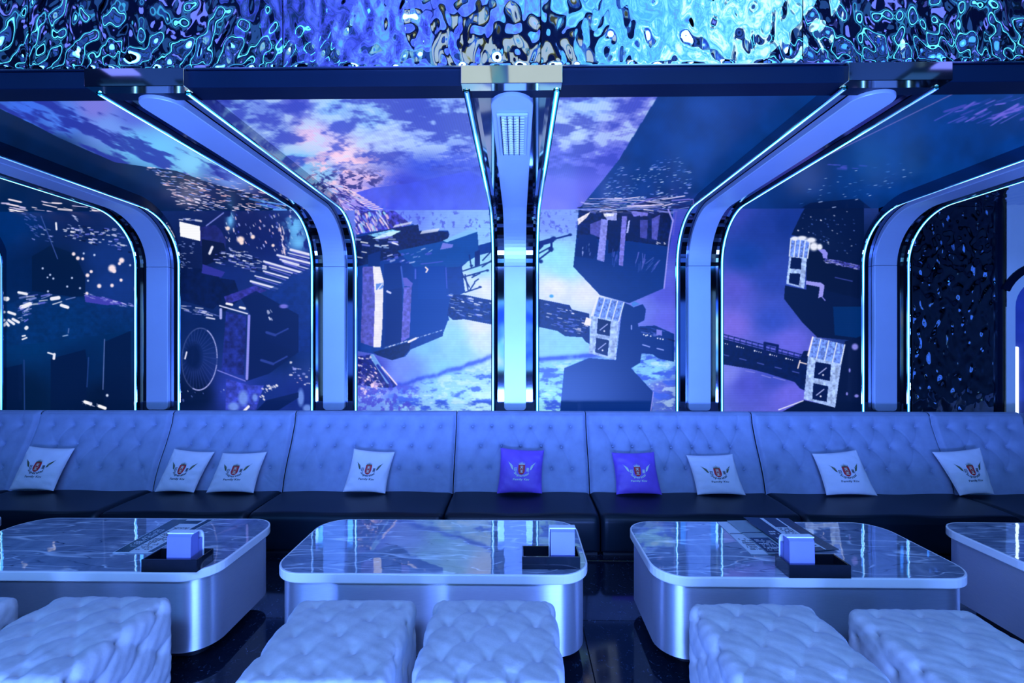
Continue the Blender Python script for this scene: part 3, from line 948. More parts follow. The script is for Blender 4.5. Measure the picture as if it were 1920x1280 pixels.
m = sstep(fbm(X * .03 + 2, Y * .1, 5, .65), .56, .62) * np.exp(-(((X - 860) / 60) ** 2 + ((Y - 290) / 22) ** 2)) * .7
C.im = C.im * (1 - m[..., None]) + np.array((150, 170, 250.)) * m[..., None]
# dark blue sea beyond the straight edge of the next picture
C.poly((4, 52, 126), [(1252, 150), (2600, 150), (2600, 394), (1080, 396), (1092, 384), (1110, 362), (1130, 338), (1160, 300)], 1, .22, .025)
m = np.exp(-(((X - 1150) / 120) ** 2 + ((Y - 360) / 40) ** 2)) * (X > 1090) * .0
for bx, by, rx, ry, c, a in ((1310, 200, 40, 25, (40, 80, 180), .35), (1480, 300, 110, 50, (0, 40, 100), .5), (1640, 290, 60, 40, (0, 74, 150), .5), (1720, 320, 90, 20, (0, 60, 130), .4), (1250, 400, 60, 30, (2, 20, 66), .6), (1540, 395, 90, 22, (2, 18, 58), .7)):
    g = np.exp(-(((X - bx) / rx) ** 2 + ((Y - by) / ry) ** 2)) * a * (X > 1245 - (Y - 185) * .8)
    C.im = C.im * (1 - g[..., None]) + np.array(c, float) * g[..., None]
C.dashes([(1150, 315), (1270, 295), (1300, 330), (1285, 396), (1120, 380)], 210, (2, 6), (1, 2.2), -8, ((190, 205, 250), (90, 120, 220), (140, 150, 235)), 64)
C.dashes([(1100, 372), (1290, 366), (1285, 396), (1092, 396)], 110, (12, 44), (1, 2.4), -4, ((230, 215, 245), (110, 110, 210), (6, 10, 44), (180, 180, 245)), 65)
C.poly((2, 18, 60), [(1490, 396), (1520, 380), (1610, 372), (1640, 396)], .8)
C.dashes([(1500, 340), (1700, 300), (1720, 330), (1600, 396), (1500, 396)], 46, (2, 7), (1, 2), -10, ((170, 190, 240), (60, 110, 190)), 66)
C.dashes([(1750, 215), (1860, 182), (1960, 176), (1960, 215), (1840, 232), (1800, 228)], 60, (14, 44), (2, 6), -24, ((85, 85, 205), (60, 70, 180), (110, 100, 220), (20, 60, 150)), 67)
C.dashes([(1540, 308), (1620, 310), (1610, 318), (1545, 318)], 8, (8, 20), (1, 4), 4, ((60, 75, 185),), 68)
C.line((92, 92, 170), 1795, 172, 1440, 346, 2)
C.im *= (1 + 0.04 * np.sin(C.A * 2 * PI / 0.0145))[..., None]

IMG_W = W.image('wall_screen_picture')
IMG_C = C.image('ceiling_screen_picture')


def mat_screen(name, img, strength):
    m, nt, b = nodes_of(name)
    t = nt.nodes.new('ShaderNodeTexImage')
    t.image = img
    t.extension = 'EXTEND'
    b.inputs['Base Color'].default_value = (0.005, 0.005, 0.01, 1)
    b.inputs['Roughness'].default_value = 0.35
    nt.links.new(t.outputs[0], b.inputs['Emission Color'])
    b.inputs['Emission Strength'].default_value = strength
    return m


M_SW = mat_screen('wall_video', IMG_W, 1.0)
M_SC = mat_screen('ceiling_video', IMG_C, 1.0)


def uv_wall(x, z):
    return ((x - W.a0) / (W.a1 - W.a0), (z - W.b0) / (W.b1 - W.b0))


def uv_ceil(x, y):
    return ((x - C.a0) / (C.a1 - C.a0), (y - C.b0) / (C.b1 - C.b0))


# ------------------------------------------------------------------ room shell
FZ0, FZ1 = -0.06, 0.0
struct('wall_back', box(-7.6, 7.6, 5.07, 5.2, 0, 4.0), M_BACKWALL)
struct('wall_left', box(-7.7, -7.6, -4.1, 5.2, 0, 4.0), M_BACKWALL)
struct('wall_right', box(7.6, 7.7, -4.1, 5.2, 0, 4.0), M_BACKWALL)
struct('wall_front', box(-7.6, 7.6, -4.2, -4.0, 0, 4.0), M_BACKWALL)
struct('ceiling', box(-7.6, 7.6, -4.0, 2.47, 3.92, 4.0), M_DARK)
floor = struct('floor', box(-7.6, 7.6, -4.1, 5.1, -0.08, -0.012), M_PLINTH)
tile_me = None
TS = 0.78
for iy in range(5):
    for ix in range(15):
        x0 = -5.85 + ix * TS
        y0 = 0.53 + iy * TS + 0.0
        o = None
        if tile_me is None:
            v, f = box(0, TS - 0.004, 0, TS - 0.004, -0.012, 0.0, 0.0015)
            tile_me = mesh_of('floor_tile', v, f, M_FLOOR)
        o = link('floor_tile', tile_me, floor)
        o.location = (x0, y0, 0)
struct('ceiling_2', box(-7.6, 7.6, 2.50, 5.07, 3.24, 3.30), M_BACKWALL)
KS[0] = 1.2453
# dark soffit beam under the mirror fascia
struct('trim_1', join(box(-6.05, 6.05, 1.905, 2.006, 2.772, 2.842, 0.002), box(-6.05, 6.05, 1.96, 2.0, 2.842, 3.48)), M_SOFFIT)
struct('trim_2', box(-6.05, 6.05, 1.892, 1.912, 2.842, 2.847), M_LIP)


def waves(seed, lo, hi, n=70, aniso=1.0):
    r = np.random.default_rng(seed)
    lam = np.exp(r.uniform(math.log(lo), math.log(hi), n))
    th = r.uniform(0, 2 * PI, n)
    return r.uniform(0, 2 * PI, n), 2 * PI / lam * np.cos(th), 2 * PI / lam * np.sin(th) * aniso, lam


def ripple(a, b, wv, slope):
    ph, kx, ky, lam = wv
    h = np.zeros_like(a)
    for p, x, y, l in zip(ph, kx, ky, lam):
        h += l * np.sin(x * a + y * b + p)
    return h * slope / (2 * PI) / math.sqrt(len(ph) / 2)


WV = waves(3, 0.036, 0.13, 80, 0.62)


def ripple_panel(P0, U, V, nrm, du, dv, step, slope, seed_off=0.0, edge=0.012):
    nu = max(4, int(du / step))
    nv = max(4, int(dv / step))
    a, b = np.meshgrid(np.linspace(0, du, nu), np.linspace(0, dv, nv))
    h = ripple(a + seed_off, b + seed_off * .37, WV, slope)
    fe = np.clip(np.minimum.reduce([a, du - a, b, dv - b]) / edge, 0, 1)
    h = h * fe
    P = np.array(P0)[None, None] + a[..., None] * np.array(U) + b[..., None] * np.array(V) + h[..., None] * np.array(nrm)
    return P.reshape(-1, 3), grid_faces(nu, nv)


fas = thing('mirror_fascia', 'rippled silver mirror fascia running along the top of the picture above the dark soffit', 'mirror', (0, 1.9, 2.85))
for k in range(-2, 4):
    s0 = (1014 - 972) / F * 1.9 + (k - 1) * 1.063
    for_w = 1.063 - 0.004
    part('mirror_panel', ripple_panel((s0 + .002, 1.9, 2.85), (1, 0, 0), (0, 0, 1), (0, -1, 0), for_w, 0.60, 0.006, 0.17, 3.7 * k), M_MIRROR, fas, True)

# ------------------------------------------------------------------ video screens, one per bay
RX = [-6.25, -4.645, -3.10, -1.575, -0.028, 1.53, 3.085]
bays = [
    (-6.25, -4.645, None),
    (-4.645, -3.10, 'dark video screen with scattered lights between the two leftmost ribs'),
    (-3.10, -1.575, 'video screen showing a radar dish and dark boxy spacecraft'),
    (-1.575, -0.028, 'bright video screen with dark freighter hull over cloudy planet, left of the middle rib'),
    (-0.028, 1.53, 'bright video screen with octagonal dark ship and pale module, right of the middle rib'),
    (1.53, 3.085, 'violet blue video screen with starry corner and two pale modules'),
]
for x0, x1, lab in bays:
    t = thing('video_screen', lab or 'dark video screen left of the leftmost rib, almost out of the frame', 'screen', ((x0 + x1) / 2, WY, 0.9), 'video screens between the ribs')
    a, b = x0 + .002, x1 - .002
    Vv = [(a, WY, .95), (b, WY, .95), (b, WY, CEZ), (a, WY, CEZ), (a, WY + .035, .95), (b, WY + .035, .95), (b, WY + .035, CEZ), (a, WY + .035, CEZ)]
    Ff = [(0, 1, 2, 3), (5, 4, 7, 6), (4, 0, 3, 7), (1, 5, 6, 2), (4, 5, 1, 0), (3, 2, 6, 7)]
    part('wall_display', (Vv, Ff), M_SW, t, uvs=[uv_wall(p[0], p[2]) for p in Vv])
    Vv = [(a, 2.01, CEZ), (b, 2.01, CEZ), (b, WY, CEZ), (a, WY, CEZ), (a, 2.01, CEZ + .035), (b, 2.01, CEZ + .035), (b, WY, CEZ + .035), (a, WY, CEZ + .035)]
    Ff = [(3, 2, 1, 0), (4, 5, 6, 7), (0, 1, 5, 4), (1, 2, 6, 5), (2, 3, 7, 6), (3, 0, 4, 7)]
    part('ceiling_display', (Vv, Ff), M_SC, t, uvs=[uv_ceil(p[0], p[1]) for p in Vv])

# ------------------------------------------------------------------ arched ribs
RZ, RY, RR = 2.76, 3.94, 0.40


def rib_path(y0=1.93, z_end=0.98, ny=10, na=20, nz=8):
    """(Y, Z, normal y, normal z, arclength); normal points away from the room"""
    P = []
    s = 0
    for k in range(ny):
        y = y0 + (RY - RR - y0) * k / ny
        P.append((y, RZ, 0, 1))
    for k in range(na + 1):
        a = PI / 2 * (1 - k / na)
        P.append((RY - RR + RR * math.cos(a), RZ - RR + RR * math.sin(a), math.cos(a), math.sin(a)))
    for k in range(1, nz + 1):
        z = RZ - RR + (z_end - RZ + RR) * k / nz
        P.append((RY, z, 1, 0))
    return P


def sweep(prof, path, closed=False):
    """prof: list of (s, n)"""
    return loft([[(s, min(y + ny * n, WY - .002), min(z + nz * n, CEZ - .002)) for s, n in prof] for y, z, ny, nz in path], closed, closed, closed)


def arclen(path):
    L = [0]
    for a, b in zip(path, path[1:]):
        L.append(L[-1] + math.hypot(b[0] - a[0], b[1] - a[1]))
    return L


def make_rib():
    t = thing('light_rib', '', 'rib', (0, RY, 1.0), 'arched light ribs')
    path = rib_path()
    org = Vector((0, RY, 1.0))
    # housing: outer sides, lips and the two mirror-dark channels
    prof = [(-.150, .10), (-.203, .003), (-.203, .0), (-.198, -.003), (-.195, .003), (-.181, .003), (-.178, -.003), (-.174, .0), (-.168, .026), (-.150, .034), (-.090, .034), (.090, .034), (.150, .034), (.168, .026), (.174, 0), (.178, -.003), (.181, .003), (.195, .003), (.198, -.003), (.203, 0), (.203, .003), (.150, .10)]
    part('housing', sweep(prof, path), M_CHROME, t, origin=org)
    L = arclen(path)
    for sg in (-1, 1):
        cx = sg * .188
        pr = [(cx - .0085, .002), (cx - .005, -.004), (cx, -.006), (cx + .005, -.004), (cx + .0085, .002)]
        v, f = sweep(pr, path)
        uv = [((j / 4.0), L[i]) for i in range(len(path)) for j in range(5)]
        part('light_strip', (v, f), M_STRIP, t, True, origin=org, uvs=uv)
    # face panels: oval ended plate on the ceiling run, second plate below the joint
    def plate(path2, hw, end0=False, end1=False, r1=0.03):
        L2 = arclen(path2)
        tot = L2[-1]
        rows = []
        for (y, z, ny, nz), l in zip(path2, L2):
            h = hw
            if end0 and l < hw:
                h = math.sqrt(max(0.0, hw * hw - (hw - l) ** 2))
            if end1 and tot - l < r1:
                q = r1 - (tot - l)
                h = hw - r1 + math.sqrt(max(0.0, r1 * r1 - q * q))
            h = max(h, .0008)
            pr = [(-h, .03), (-h, -.001), (-h * .97 if h > .02 else -h, -.004), (h * .97 if h > .02 else h, -.004), (h, -.001), (h, .03)]
            rows.append([(s, y + ny * n, z + nz * n) for s, n in pr])
        return loft(rows, True, True)
    fine = [(1.955 + .093 * (1 - math.cos(PI / 2 * k / 12)), RZ, 0, 1) for k in range(13)]
    up = fine + [p for p in path if p[0] > 2.06 and p[1] > RZ - RR - .001]
    part('face_panel', plate(up, .093, end0=True), M_PANEL, t, origin=org)
    zb = 1.137
    zs = [RZ - RR - .004 - (RZ - RR - .004 - zb - .03) * k / 6 for k in range(7)] + [zb + .03 * (1 - math.sin(PI / 2 * k / 6)) for k in range(1, 7)]
    part('face_panel', plate([(RY, z, 1, 0) for z in zs], .093, end1=True), M_PANEL, t, origin=org)
    part('end_cap', box(-.206, .206, 1.878, 1.935, 2.765, 2.840, .002), simple('polished_chrome', (0.80, 0.80, 0.76), 0.05, metal=1.0, var=0.02), t, origin=org)
    return t


rib0 = make_rib()
rib_labels = {
    -4.645: 'arched light rib at the left edge of the frame, only its light strip showing',
    -3.10: 'blue lit arched rib nearest the left edge, between the dark screens',
    -1.575: 'long arched rib with oval panel end, left of the middle rib',
    -0.028: 'middle arched rib rising straight ahead with a grille lamp near its top',
    1.53: 'long arched rib with oval panel end, right of the middle rib',
    3.085: 'rightmost arched rib beside the rippled mirror wall'}
first = True
for x in RX[1:]:
    r = rib0 if first else copy_tree(rib0)
    first = False
    r.location = grow((x, RY, 1.0))
    r['label'] = rib_labels[x]
# chrome behind channel ends under the ribs is the sofa; nothing needed below

# grille lamp on the middle rib
gl = thing('grille_lamp', 'small louvred lamp set in the top of the middle rib', 'lamp', (-0.028, 2.2, RZ))
gz = RZ - .004
gx0, gx1, gy0, gy1 = -.028 - .072, -.028 + .072, 2.10, 2.56
fr = .016
part('frame', join(box(gx0, gx1, gy0, gy0 + fr, gz - .012, gz, .003), box(gx0, gx1, gy1 - fr, gy1, gz - .012, gz, .003),
                   box(gx0, gx0 + fr, gy0 + fr, gy1 - fr, gz - .012, gz, .003), box(gx1 - fr, gx1, gy0 + fr, gy1 - fr, gz - .012, gz, .003)), M_PANEL, gl)
part('lamp_backing', box(gx0 + fr, gx1 - fr, gy0 + fr, gy1 - fr, gz - .002, gz - .0005), M_DARK, gl)
M_TUBE = emis('cool_tube', (0.45, 0.72, 1.0), 1.2)
M_SLAT = simple('white_louvre', (0.75, 0.82, 0.95), .4)
for k in range(3):
    xx = gx0 + fr + .012 + k * .034
    part('lamp_tube', box(xx - .006, xx + .006, gy0 + fr + .01, gy1 - fr - .01, gz - .006, gz - .003, .001), M_TUBE, gl)
for k in range(16):
    yy = gy0 + fr + .012 + k * (gy1 - gy0 - 2 * fr - .024) / 15
    part('louvre_slat', box(gx0 + fr, gx1 - fr, yy - .0035, yy + .0035, gz - .014, gz - .007), M_SLAT, gl)
for k in range(4):
    xx = gx0 + fr + .003 + k * .0287
    part('louvre_bar', box(xx - .002, xx + .002, gy0 + fr, gy1 - fr, gz - .016, gz - .008), M_SOFFIT, gl)

# ------------------------------------------------------------------ rippled mirror niche at the right end
mw = thing('mirror_wall', 'dark rippled mirror wall panel at the right, beside the last rib', 'mirror', (3.7, 3.98, 0.9))
xa = at_y(1709, 600, 3.985)[0]
xb = at_y(1866, 600, 3.985)[0]
xc = at_y(1880, 600, 3.97)[0]
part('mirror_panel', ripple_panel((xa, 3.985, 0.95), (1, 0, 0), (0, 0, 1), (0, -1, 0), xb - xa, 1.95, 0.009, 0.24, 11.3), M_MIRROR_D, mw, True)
d = np.array((xa - (3.29), 3.985 - 4.04, 0))
ln = float(np.linalg.norm(d))
d = d / ln
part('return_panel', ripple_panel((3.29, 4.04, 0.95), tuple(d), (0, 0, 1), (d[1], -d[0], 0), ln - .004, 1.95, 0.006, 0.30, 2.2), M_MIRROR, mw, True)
part('edge_trim', box(xa - .004, xa + .004, 3.974, 3.99, .95, 2.86), M_LIP, mw)
part('edge_trim', box(xb, xc, 3.965, 3.99, .95, 2.88), M_SOFFIT, mw)
part('edge_trim', box(xc, xc + .012, 3.955, 3.99, .95, 2.88), simple('brass_trim', (0.75, 0.62, 0.35), .2, 1.0), mw, label='brass edge trim')
mc = thing('mirror_ceiling', 'pale rippled mirror ceiling at the far right over the mirror wall', 'mirror', (4.5, 3.0, 2.86))
part('mirror_panel', ripple_panel((3.1, 2.03, 2.865), (1, 0, 0), (0, 1, 0), (0, 0, -1), 2.6, 1.95, 0.014, 0.10, 5.5), M_MIRROR, mc, True)
# pale wall panel with arched niche, cut by the right edge of the frame
YP = 3.95
wp = thing('arch_panel', 'pale wall panel with arched light niche at the right edge', 'panel', (4.8, YP, 0.9))
cx_, _, cz_ = at_y(1957, 575, YP)
ppm = YP / F
nx0 = at_y(1904, 600, YP)[0]
rin = cx_ - nx0
xR = 5.8
# panel as an outline round the niche opening
zt0, zt1 = 0.95, 2.90
arc = [(cx_ + rin * math.cos(PI * (1 - k / 16)), cz_ + rin * math.sin(PI * (1 - k / 16))) for k in range(17)]
xL = xc + .014
V, Fq = [], []
outer = [(xL, zt0), (xL, cz_)] + [(xL + (xR - xL) * k / 14, zt1) for k in range(15)] + [(xR, cz_), (xR, zt0)]
inner = [(nx0, zt0)] + arc + [(cx_ + rin, zt0)]
n = min(len(outer), len(inner))
outer, inner = outer[:n], inner[:n]
for dy in (0, .05):
    for p in outer:
        V.append((p[0], YP + dy, p[1]))
    for p in inner:
        V.append((p[0], YP + dy, p[1]))
for k in range(n - 1):
    Fq.append((k, k + 1, n + k + 1, n + k))
    Fq.append((2 * n + k + 1, 2 * n + k, 3 * n + k, 3 * n + k + 1))
    Fq.append((n + k, n + k + 1, 3 * n + k + 1, 3 * n + k))
Fq.append((0, 2 * n, 2 * n + 1, 1))
part('face', (V, Fq), M_WPANEL, wp)
part('niche_back', box(nx0 - .01, cx_ + rin + .01, YP + .05, YP + .06, zt0, cz_ + rin + .02), simple('violet_niche', (0.10, 0.14, 0.5), .35), wp)
ro, ri = 70 * ppm, 84 * ppm
ring = []
rows = []
for k in range(13):
    a = math.radians(60 + 96 * k / 12)
    rows.append([(cx_ + r * math.cos(a), YP + dy, cz_ + r * math.sin(a)) for r, dy in ((ri, .002), (ri, -.012), (ro, -.012), (ro, .002))])
part('arch_band', loft(rows, True, True), M_SOFFIT, wp, label='dark arched band over the niche')
M_TUBEW = emis('white_tube', (0.62, 0.86, 1.0), 4.0)
tx = at_y(1913, 700, YP)[0]
part('light_tube', box(tx - .012, tx + .012, YP + .02, YP + .045, .97, at_y(1913, 650, YP)[2], .006), M_TUBEW, wp)

KS[0] = 1.0
# ------------------------------------------------------------------ room behind the camera and added glow panels, seen only in the mirrors
back = struct('trim_3', box(-2.3, 2.3, -3.99, -3.93, 0.75, 2.75, .01), M_DARK)


def mat_backscreen():
    m, nt, b = nodes_of('stage_screen_picture')
    v = coords(nt, (1, 1, 1))
    f = noise(nt, v, 1.1, 3)
    r = ramp(nt, [(0.36, (0.02, 0.10, 0.85)), (0.47, (0.10, 0.35, 1.0)), (0.56, (0.25, 0.85, 1.0)), (0.66, (0.85, 1.0, 1.0))])
    nt.links.new(f, r.inputs[0])
    b.inputs['Base Color'].default_value = (0, 0, 0, 1)
    nt.links.new(r.outputs[0], b.inputs['Emission Color'])
    b.inputs['Emission Strength'].default_value = 3.2
    return m


M_BS = mat_backscreen()
part('stage_screen', box(-2.6, 2.6, -3.93, -3.92, .85, 2.95), M_BS, back)
M_BS2 = emis('side_fill_glow', (0.06, 0.20, 0.95), 1.6)  # wide glow added on the front wall to brighten the side ribs
M_BS3 = emis('front_wall_lines', (0.35, 0.7, 1.0), 2.2)
for x_ in (-7.2, -5.6, -4.0, 2.9, 4.5, 6.1):
    part('side_glow_panel', box(x_, x_ + 1.15, -3.97, -3.96, .7, 2.9), M_BS2, back)
    part('light_line', box(x_ + 1.3, x_ + 1.33, -3.97, -3.95, .1, 3.2), M_BS3, back)
M_CREAM = emis('cream_ceiling_glow', (0.50, 0.55, 0.27), 1.0)  # emission stands in for a lit beige ceiling, added for the chrome reflection
cl_ = struct('trim_4', join(box(-7.5, 7.5, 2.1, 2.14, 3.86, 3.92)), M_DARK)


def mat_ceil_glow():
    m, nt, b = nodes_of('ceiling_light_panel')
    v = coords(nt, (1, 1, 1))
    f = noise(nt, v, 3.2, 5, 0.7)
    sp = nt.nodes.new('ShaderNodeSeparateXYZ')
    nt.links.new(v, sp.inputs[0])
    mr = nt.nodes.new('ShaderNodeMapRange')
    mr.inputs['From Min'].default_value = -1.6
    mr.inputs['From Max'].default_value = 1.9
    mr.inputs['To Min'].default_value = -0.28
    mr.inputs['To Max'].default_value = 0.20
    nt.links.new(sp.outputs['X'], mr.inputs[0])
    ad = nt.nodes.new('ShaderNodeMath')
    nt.links.new(f, ad.inputs[0])
    nt.links.new(mr.outputs[0], ad.inputs[1])
    r = ramp(nt, [(0.12, (0.0, 0.01, 0.06)), (0.30, (0.06, 0.08, 0.8)), (0.40, (0.10, 0.22, 1.0)), (0.52, (0.06, 0.45, 1.0)), (0.64, (0.25, 0.85, 1.0)), (0.74, (0.8, 1.0, 1.0))])
    nt.links.new(ad.outputs[0], r.inputs[0])
    b.inputs['Base Color'].default_value = (0, 0, 0, 1)
    nt.links.new(r.outputs[0], b.inputs['Emission Color'])
    b.inputs['Emission Strength'].default_value = 1.5
    return m


M_CG = mat_ceil_glow()
part('light_panel', box(-1.75, -.62, .85, 2.1, 3.89, 3.91), M_CG, cl_)
part('light_panel', box(.56, 1.95, .85, 2.1, 3.89, 3.91), M_CG, cl_)
part('light_panel', box(-.60, .54, 1.66, 2.1, 3.89, 3.91), M_CG, cl_)
M_CYL = emis('cyan_line', (0.08, .60, 1.0), 4.5)
for a, b_ in ((-6.5, -1.5), (1.75, 6.5)):
    part('light_line', box(a, b_, 1.34, 1.36, 3.87, 3.89), M_CYL, cl_)
part('cream_glow_panel', box(-.49, -.225, .45, 1.5, 3.885, 3.90), M_CREAM, cl_)
part('cream_glow_panel', box(-.08, .38, .45, 1.25, 3.885, 3.90), M_CREAM, cl_)
M_DIM = emis('dim_blue_glow', (0.03, 0.13, 0.42), 0.55)  # dim glowing patches added only to fill the mirror reflections
for x_ in np.arange(-6.6, 6.7, .66):
    if -1.9 < x_ < 1.9:
        continue
    for y_ in (.3, .75, 1.15, 1.6, 2.0):
        q_ = .10 * math.sin(x_ * 7 + y_ * 5)
        part('dim_glow_patch', box(x_ - .2 + q_, x_ + .12, y_ - .09, y_ + .06 + q_ * .5, 3.89, 3.905), M_DIM, cl_)
M_VI = emis('violet_glow', (0.16, 0.20, 0.9), 1.6)  # violet glowing patches, likewise added for the mirrors to reflect
for x_ in (-5.6, -4.4, -3.2, -2.2, 2.4, 3.4, 4.6, 5.8):
    for y_ in (1.0, 1.75):
        part('violet_glow_patch', box(x_ - .12, x_ + .12, y_ - .06, y_ + .06, 3.885, 3.90), M_VI, cl_)

# ------------------------------------------------------------------ sofa
SEAMS = [-5.25, -4.09, -2.945, -1.895, -.522, .567, 1.955, 3.43, 4.19]
SEATZ = 0.525
KS[0] = 1.162
ZF = CZ - CZ / 1.162 + .001      # the floor, in this group's measure


def back_profile(t):
    """t 0 bottom .. 1 top front edge -> (y, z)"""
    pts = [(3.665, 0.45), (3.70, 0.60), (3.755, .74), (3.82, .87), (3.875, 1.0), (3.915, 1.10)]
    x = t * (len(pts) - 1)
    i = min(int(x), len(pts) - 2)
    f = x - i
    p0, p1, p2, p3 = pts[max(i - 1, 0)], pts[i], pts[i + 1], pts[min(i + 2, len(pts) - 1)]
    r = []
    for a, b, c, d in zip(p0, p1, p2, p3):
        r.append(0.5 * ((2 * b) + (-a + c) * f + (2 * a - 5 * b + 4 * c - d) * f * f + (-a + 3 * b - 3 * c + d) * f ** 3))
    return r


TT = np.linspace(0, 1, 92)
PRF = np.array([back_profile(t) for t in TT])


def make_module(x0, x1, label, dy=0.0, crease=1.0, seed=0):
    t = thing('sofa_module', label, 'sofa', ((x0 + x1) / 2, 3.5 + dy, 0), 'tufted sofa modules along the wall')
    wd = x1 - x0
    g = 0.004
    r = np.random.default_rng(seed)
    # front surface + rounded top + back
    prof = PRF.tolist()
    nrm = np.gradient(PRF, axis=0)
    nrm = np.stack([-nrm[:, 1], nrm[:, 0]], 1)
    nrm /= np.linalg.norm(nrm, axis=1)[:, None]
    top = []
    cy, cz = 3.915 + .028, 1.10
    for k in range(1, 9):
        a = PI - k / 8 * PI / 2 * 1.0
        top.append((3.915 + .035 + .035 * math.cos(a), 1.10 + .026 * math.sin(a)))
    top += [(3.98, 1.125), (4.005, 1.11), (4.008, .9), (4.008, .45)]
    py = np.array([p[0] for p in prof] + [p[0] for p in top]) + dy
    pz = np.array([p[1] for p in prof] + [p[1] for p in top])
    ny_ = np.concatenate([nrm[:, 0], np.array([-.7] * 3 + [-.2] * 5 + [0] * 4)])
    nz_ = np.concatenate([nrm[:, 1], np.array([.5] * 3 + [.8] * 5 + [0] * 4)])
    nx = int(wd / 0.0075)
    xs = np.linspace(0, 1, nx)
    xs = 0.5 - 0.5 * np.cos(xs * PI) * (1 - .0) if False else xs
    xs = np.concatenate([[0], np.linspace(.004, .996, nx), [1]])
    Xc = x0 + g + xs * (wd - 2 * g)
    n = max(2, round((wd - .10) / .166))
    cs = (wd - .10) / n
    btn = []
    for row, (zr, off) in enumerate(((1.015, 0.5), (.865, 0.0), (.70, .5))):
        kk = n if off else n - 1
        for k in range(kk):
            bx = x0 + .05 + cs * (k + (.5 if off else 1.0)) + r.normal() * .004
            btn.append((bx, zr + r.normal() * .004))
    GX, GZ = np.meshgrid(Xc, pz)
    amp = np.zeros_like(GX)
    nf = len(PRF)
    frontw = np.ones(len(pz))
    frontw[nf:] = np.linspace(.6, 0, len(pz) - nf)
    for bx, bz in btn:
        d2 = (GX - bx) ** 2 + ((GZ - bz) * 1.0) ** 2
        amp -= .022 * np.exp(-d2 / .014 ** 2) + .020 * np.exp(-d2 / .040 ** 2)
    # pleats from each button to its neighbours
    def pleat(ax, az, bx, bz, a, wdt=.006):
        dx, dz = bx - ax, bz - az
        L = dx * dx + dz * dz
        tt = np.clip(((GX - ax) * dx + (GZ - az) * dz) / L, 0, 1)
        d2 = (GX - ax - tt * dx) ** 2 + (GZ - az - tt * dz) ** 2
        return -a * np.exp(-d2 / wdt ** 2) * (0.35 + .65 * np.abs(2 * tt - 1))
    for i, (ax, az) in enumerate(btn):
        for (bx, bz) in btn[i + 1:]:
            if .04 < abs(ax - bx) < cs * .75 and .08 < abs(az - bz) < .22:
                amp += pleat(ax, az, bx, bz, .013 * crease * r.uniform(.15, 1.0))
        if az > .95:
            amp += pleat(ax, az, ax + r.normal() * .008, az + .085, .006 * crease * r.uniform(.3, 1))
    for k in range(4):      # loose creases near the lower corners
        sx = x0 + .02 if k % 2 else x1 - .02
        sg = 1 if k % 2 else -1
        amp += pleat(sx, .54 + .02 * k, sx + sg * r.uniform(.08, .16), .60 + r.uniform(.0, .10), .004)
    ex = np.minimum(xs, 1 - xs)[None, :] * wd
    edge = 1 - np.clip(ex / .035, 0, 1)
    puff = -.032 * edge ** 2.2
    D = (amp + puff + .010) * frontw[:, None]
    D = np.where((np.arange(len(pz)) >= nf)[:, None], puff * frontw[:, None] + .004, D)
    ridge = .012 * np.exp(-((pz - 1.085) / .03) ** 2) * (np.arange(len(pz)) < nf + 4)
    PY = py[:, None] + ny_[:, None] * (D + ridge[:, None])
    PZ = pz[:, None] + nz_[:, None] * D
    Vv = np.stack([GX, PY, PZ], -1).reshape(-1, 3)
    nn = len(xs)
    Fc = grid_faces(nn, len(pz))
    Fc += [tuple(range(0, nn * len(pz), nn))[::-1], tuple(range(nn - 1, nn * len(pz), nn))]
    part('backrest', (Vv, Fc), M_VELVET, t, True)
    bb = []
    for bx, bz in btn:
        i = int(np.argmin(abs(pz[:nf] - bz)))
        p = np.array((bx, py[i] + ny_[i] * -.024, pz[i] + nz_[i] * -.024))
        rr = .0085
        rings = [[(p[0] + rr * q * math.cos(a), p[1] - h, p[2] + rr * q * math.sin(a)) for a in np.arange(8) * PI / 4] for q, h in ((1, -.004), (.95, .002), (.5, .005))]
        bb.append(loft(rings, False, True))
    part('tuft_buttons', join(*bb), M_VELVET, t, True, kind='stuff')
    # seat cushion : soft rounded box
    yf, yb = 3.19 + dy, 3.74 + dy
    z0, z1 = ZF + .03, SEATZ
    rows = []
    prof = []
    for k in range(13):
        a = -PI / 2 * (k / 12) + 0
        prof.append((yf + .055 - .055 * math.cos(PI / 2 * k / 12), 1.0 if False else (z1 - .055) + .055 * math.sin(PI / 2 * k / 12), k / 12))
    pr = [(yf + .006, z0)] + [(yf, z0 + .02)] + [(p[0], p[1]) for p in prof] + [(yf + .055 + (yb - yf - .055) * k / 10, z1 + .006 * math.sin(PI * k / 10)) for k in range(1, 11)] + [(yb, z0)]
    xs2 = [0, .002, .008, .018, .03] + np.linspace(.05, wd - .05, 22).tolist() + [wd - .03, wd - .018, wd - .008, wd - .002, wd]
    for xx in xs2:
        e = min(xx, wd - xx)
        q = .022 * (1 - min(1, e / .03)) ** 2
        rows.append([(x0 + g + xx * (wd - 2 * g) / wd, y + (q if y < yf + .1 else 0), z - (q if z > z0 + .01 else 0) + .004 * math.sin(xx * 9 + seed) * (z > z1 - .01)) for y, z in pr])
    part('seat_cushion', loft(rows, True, True), M_LEATHER, t, True)
    part('plinth', box(x0 + .02, x1 - .02, 3.22 + dy, 3.95, ZF, ZF + .032), M_PLINTH, t)
    return t


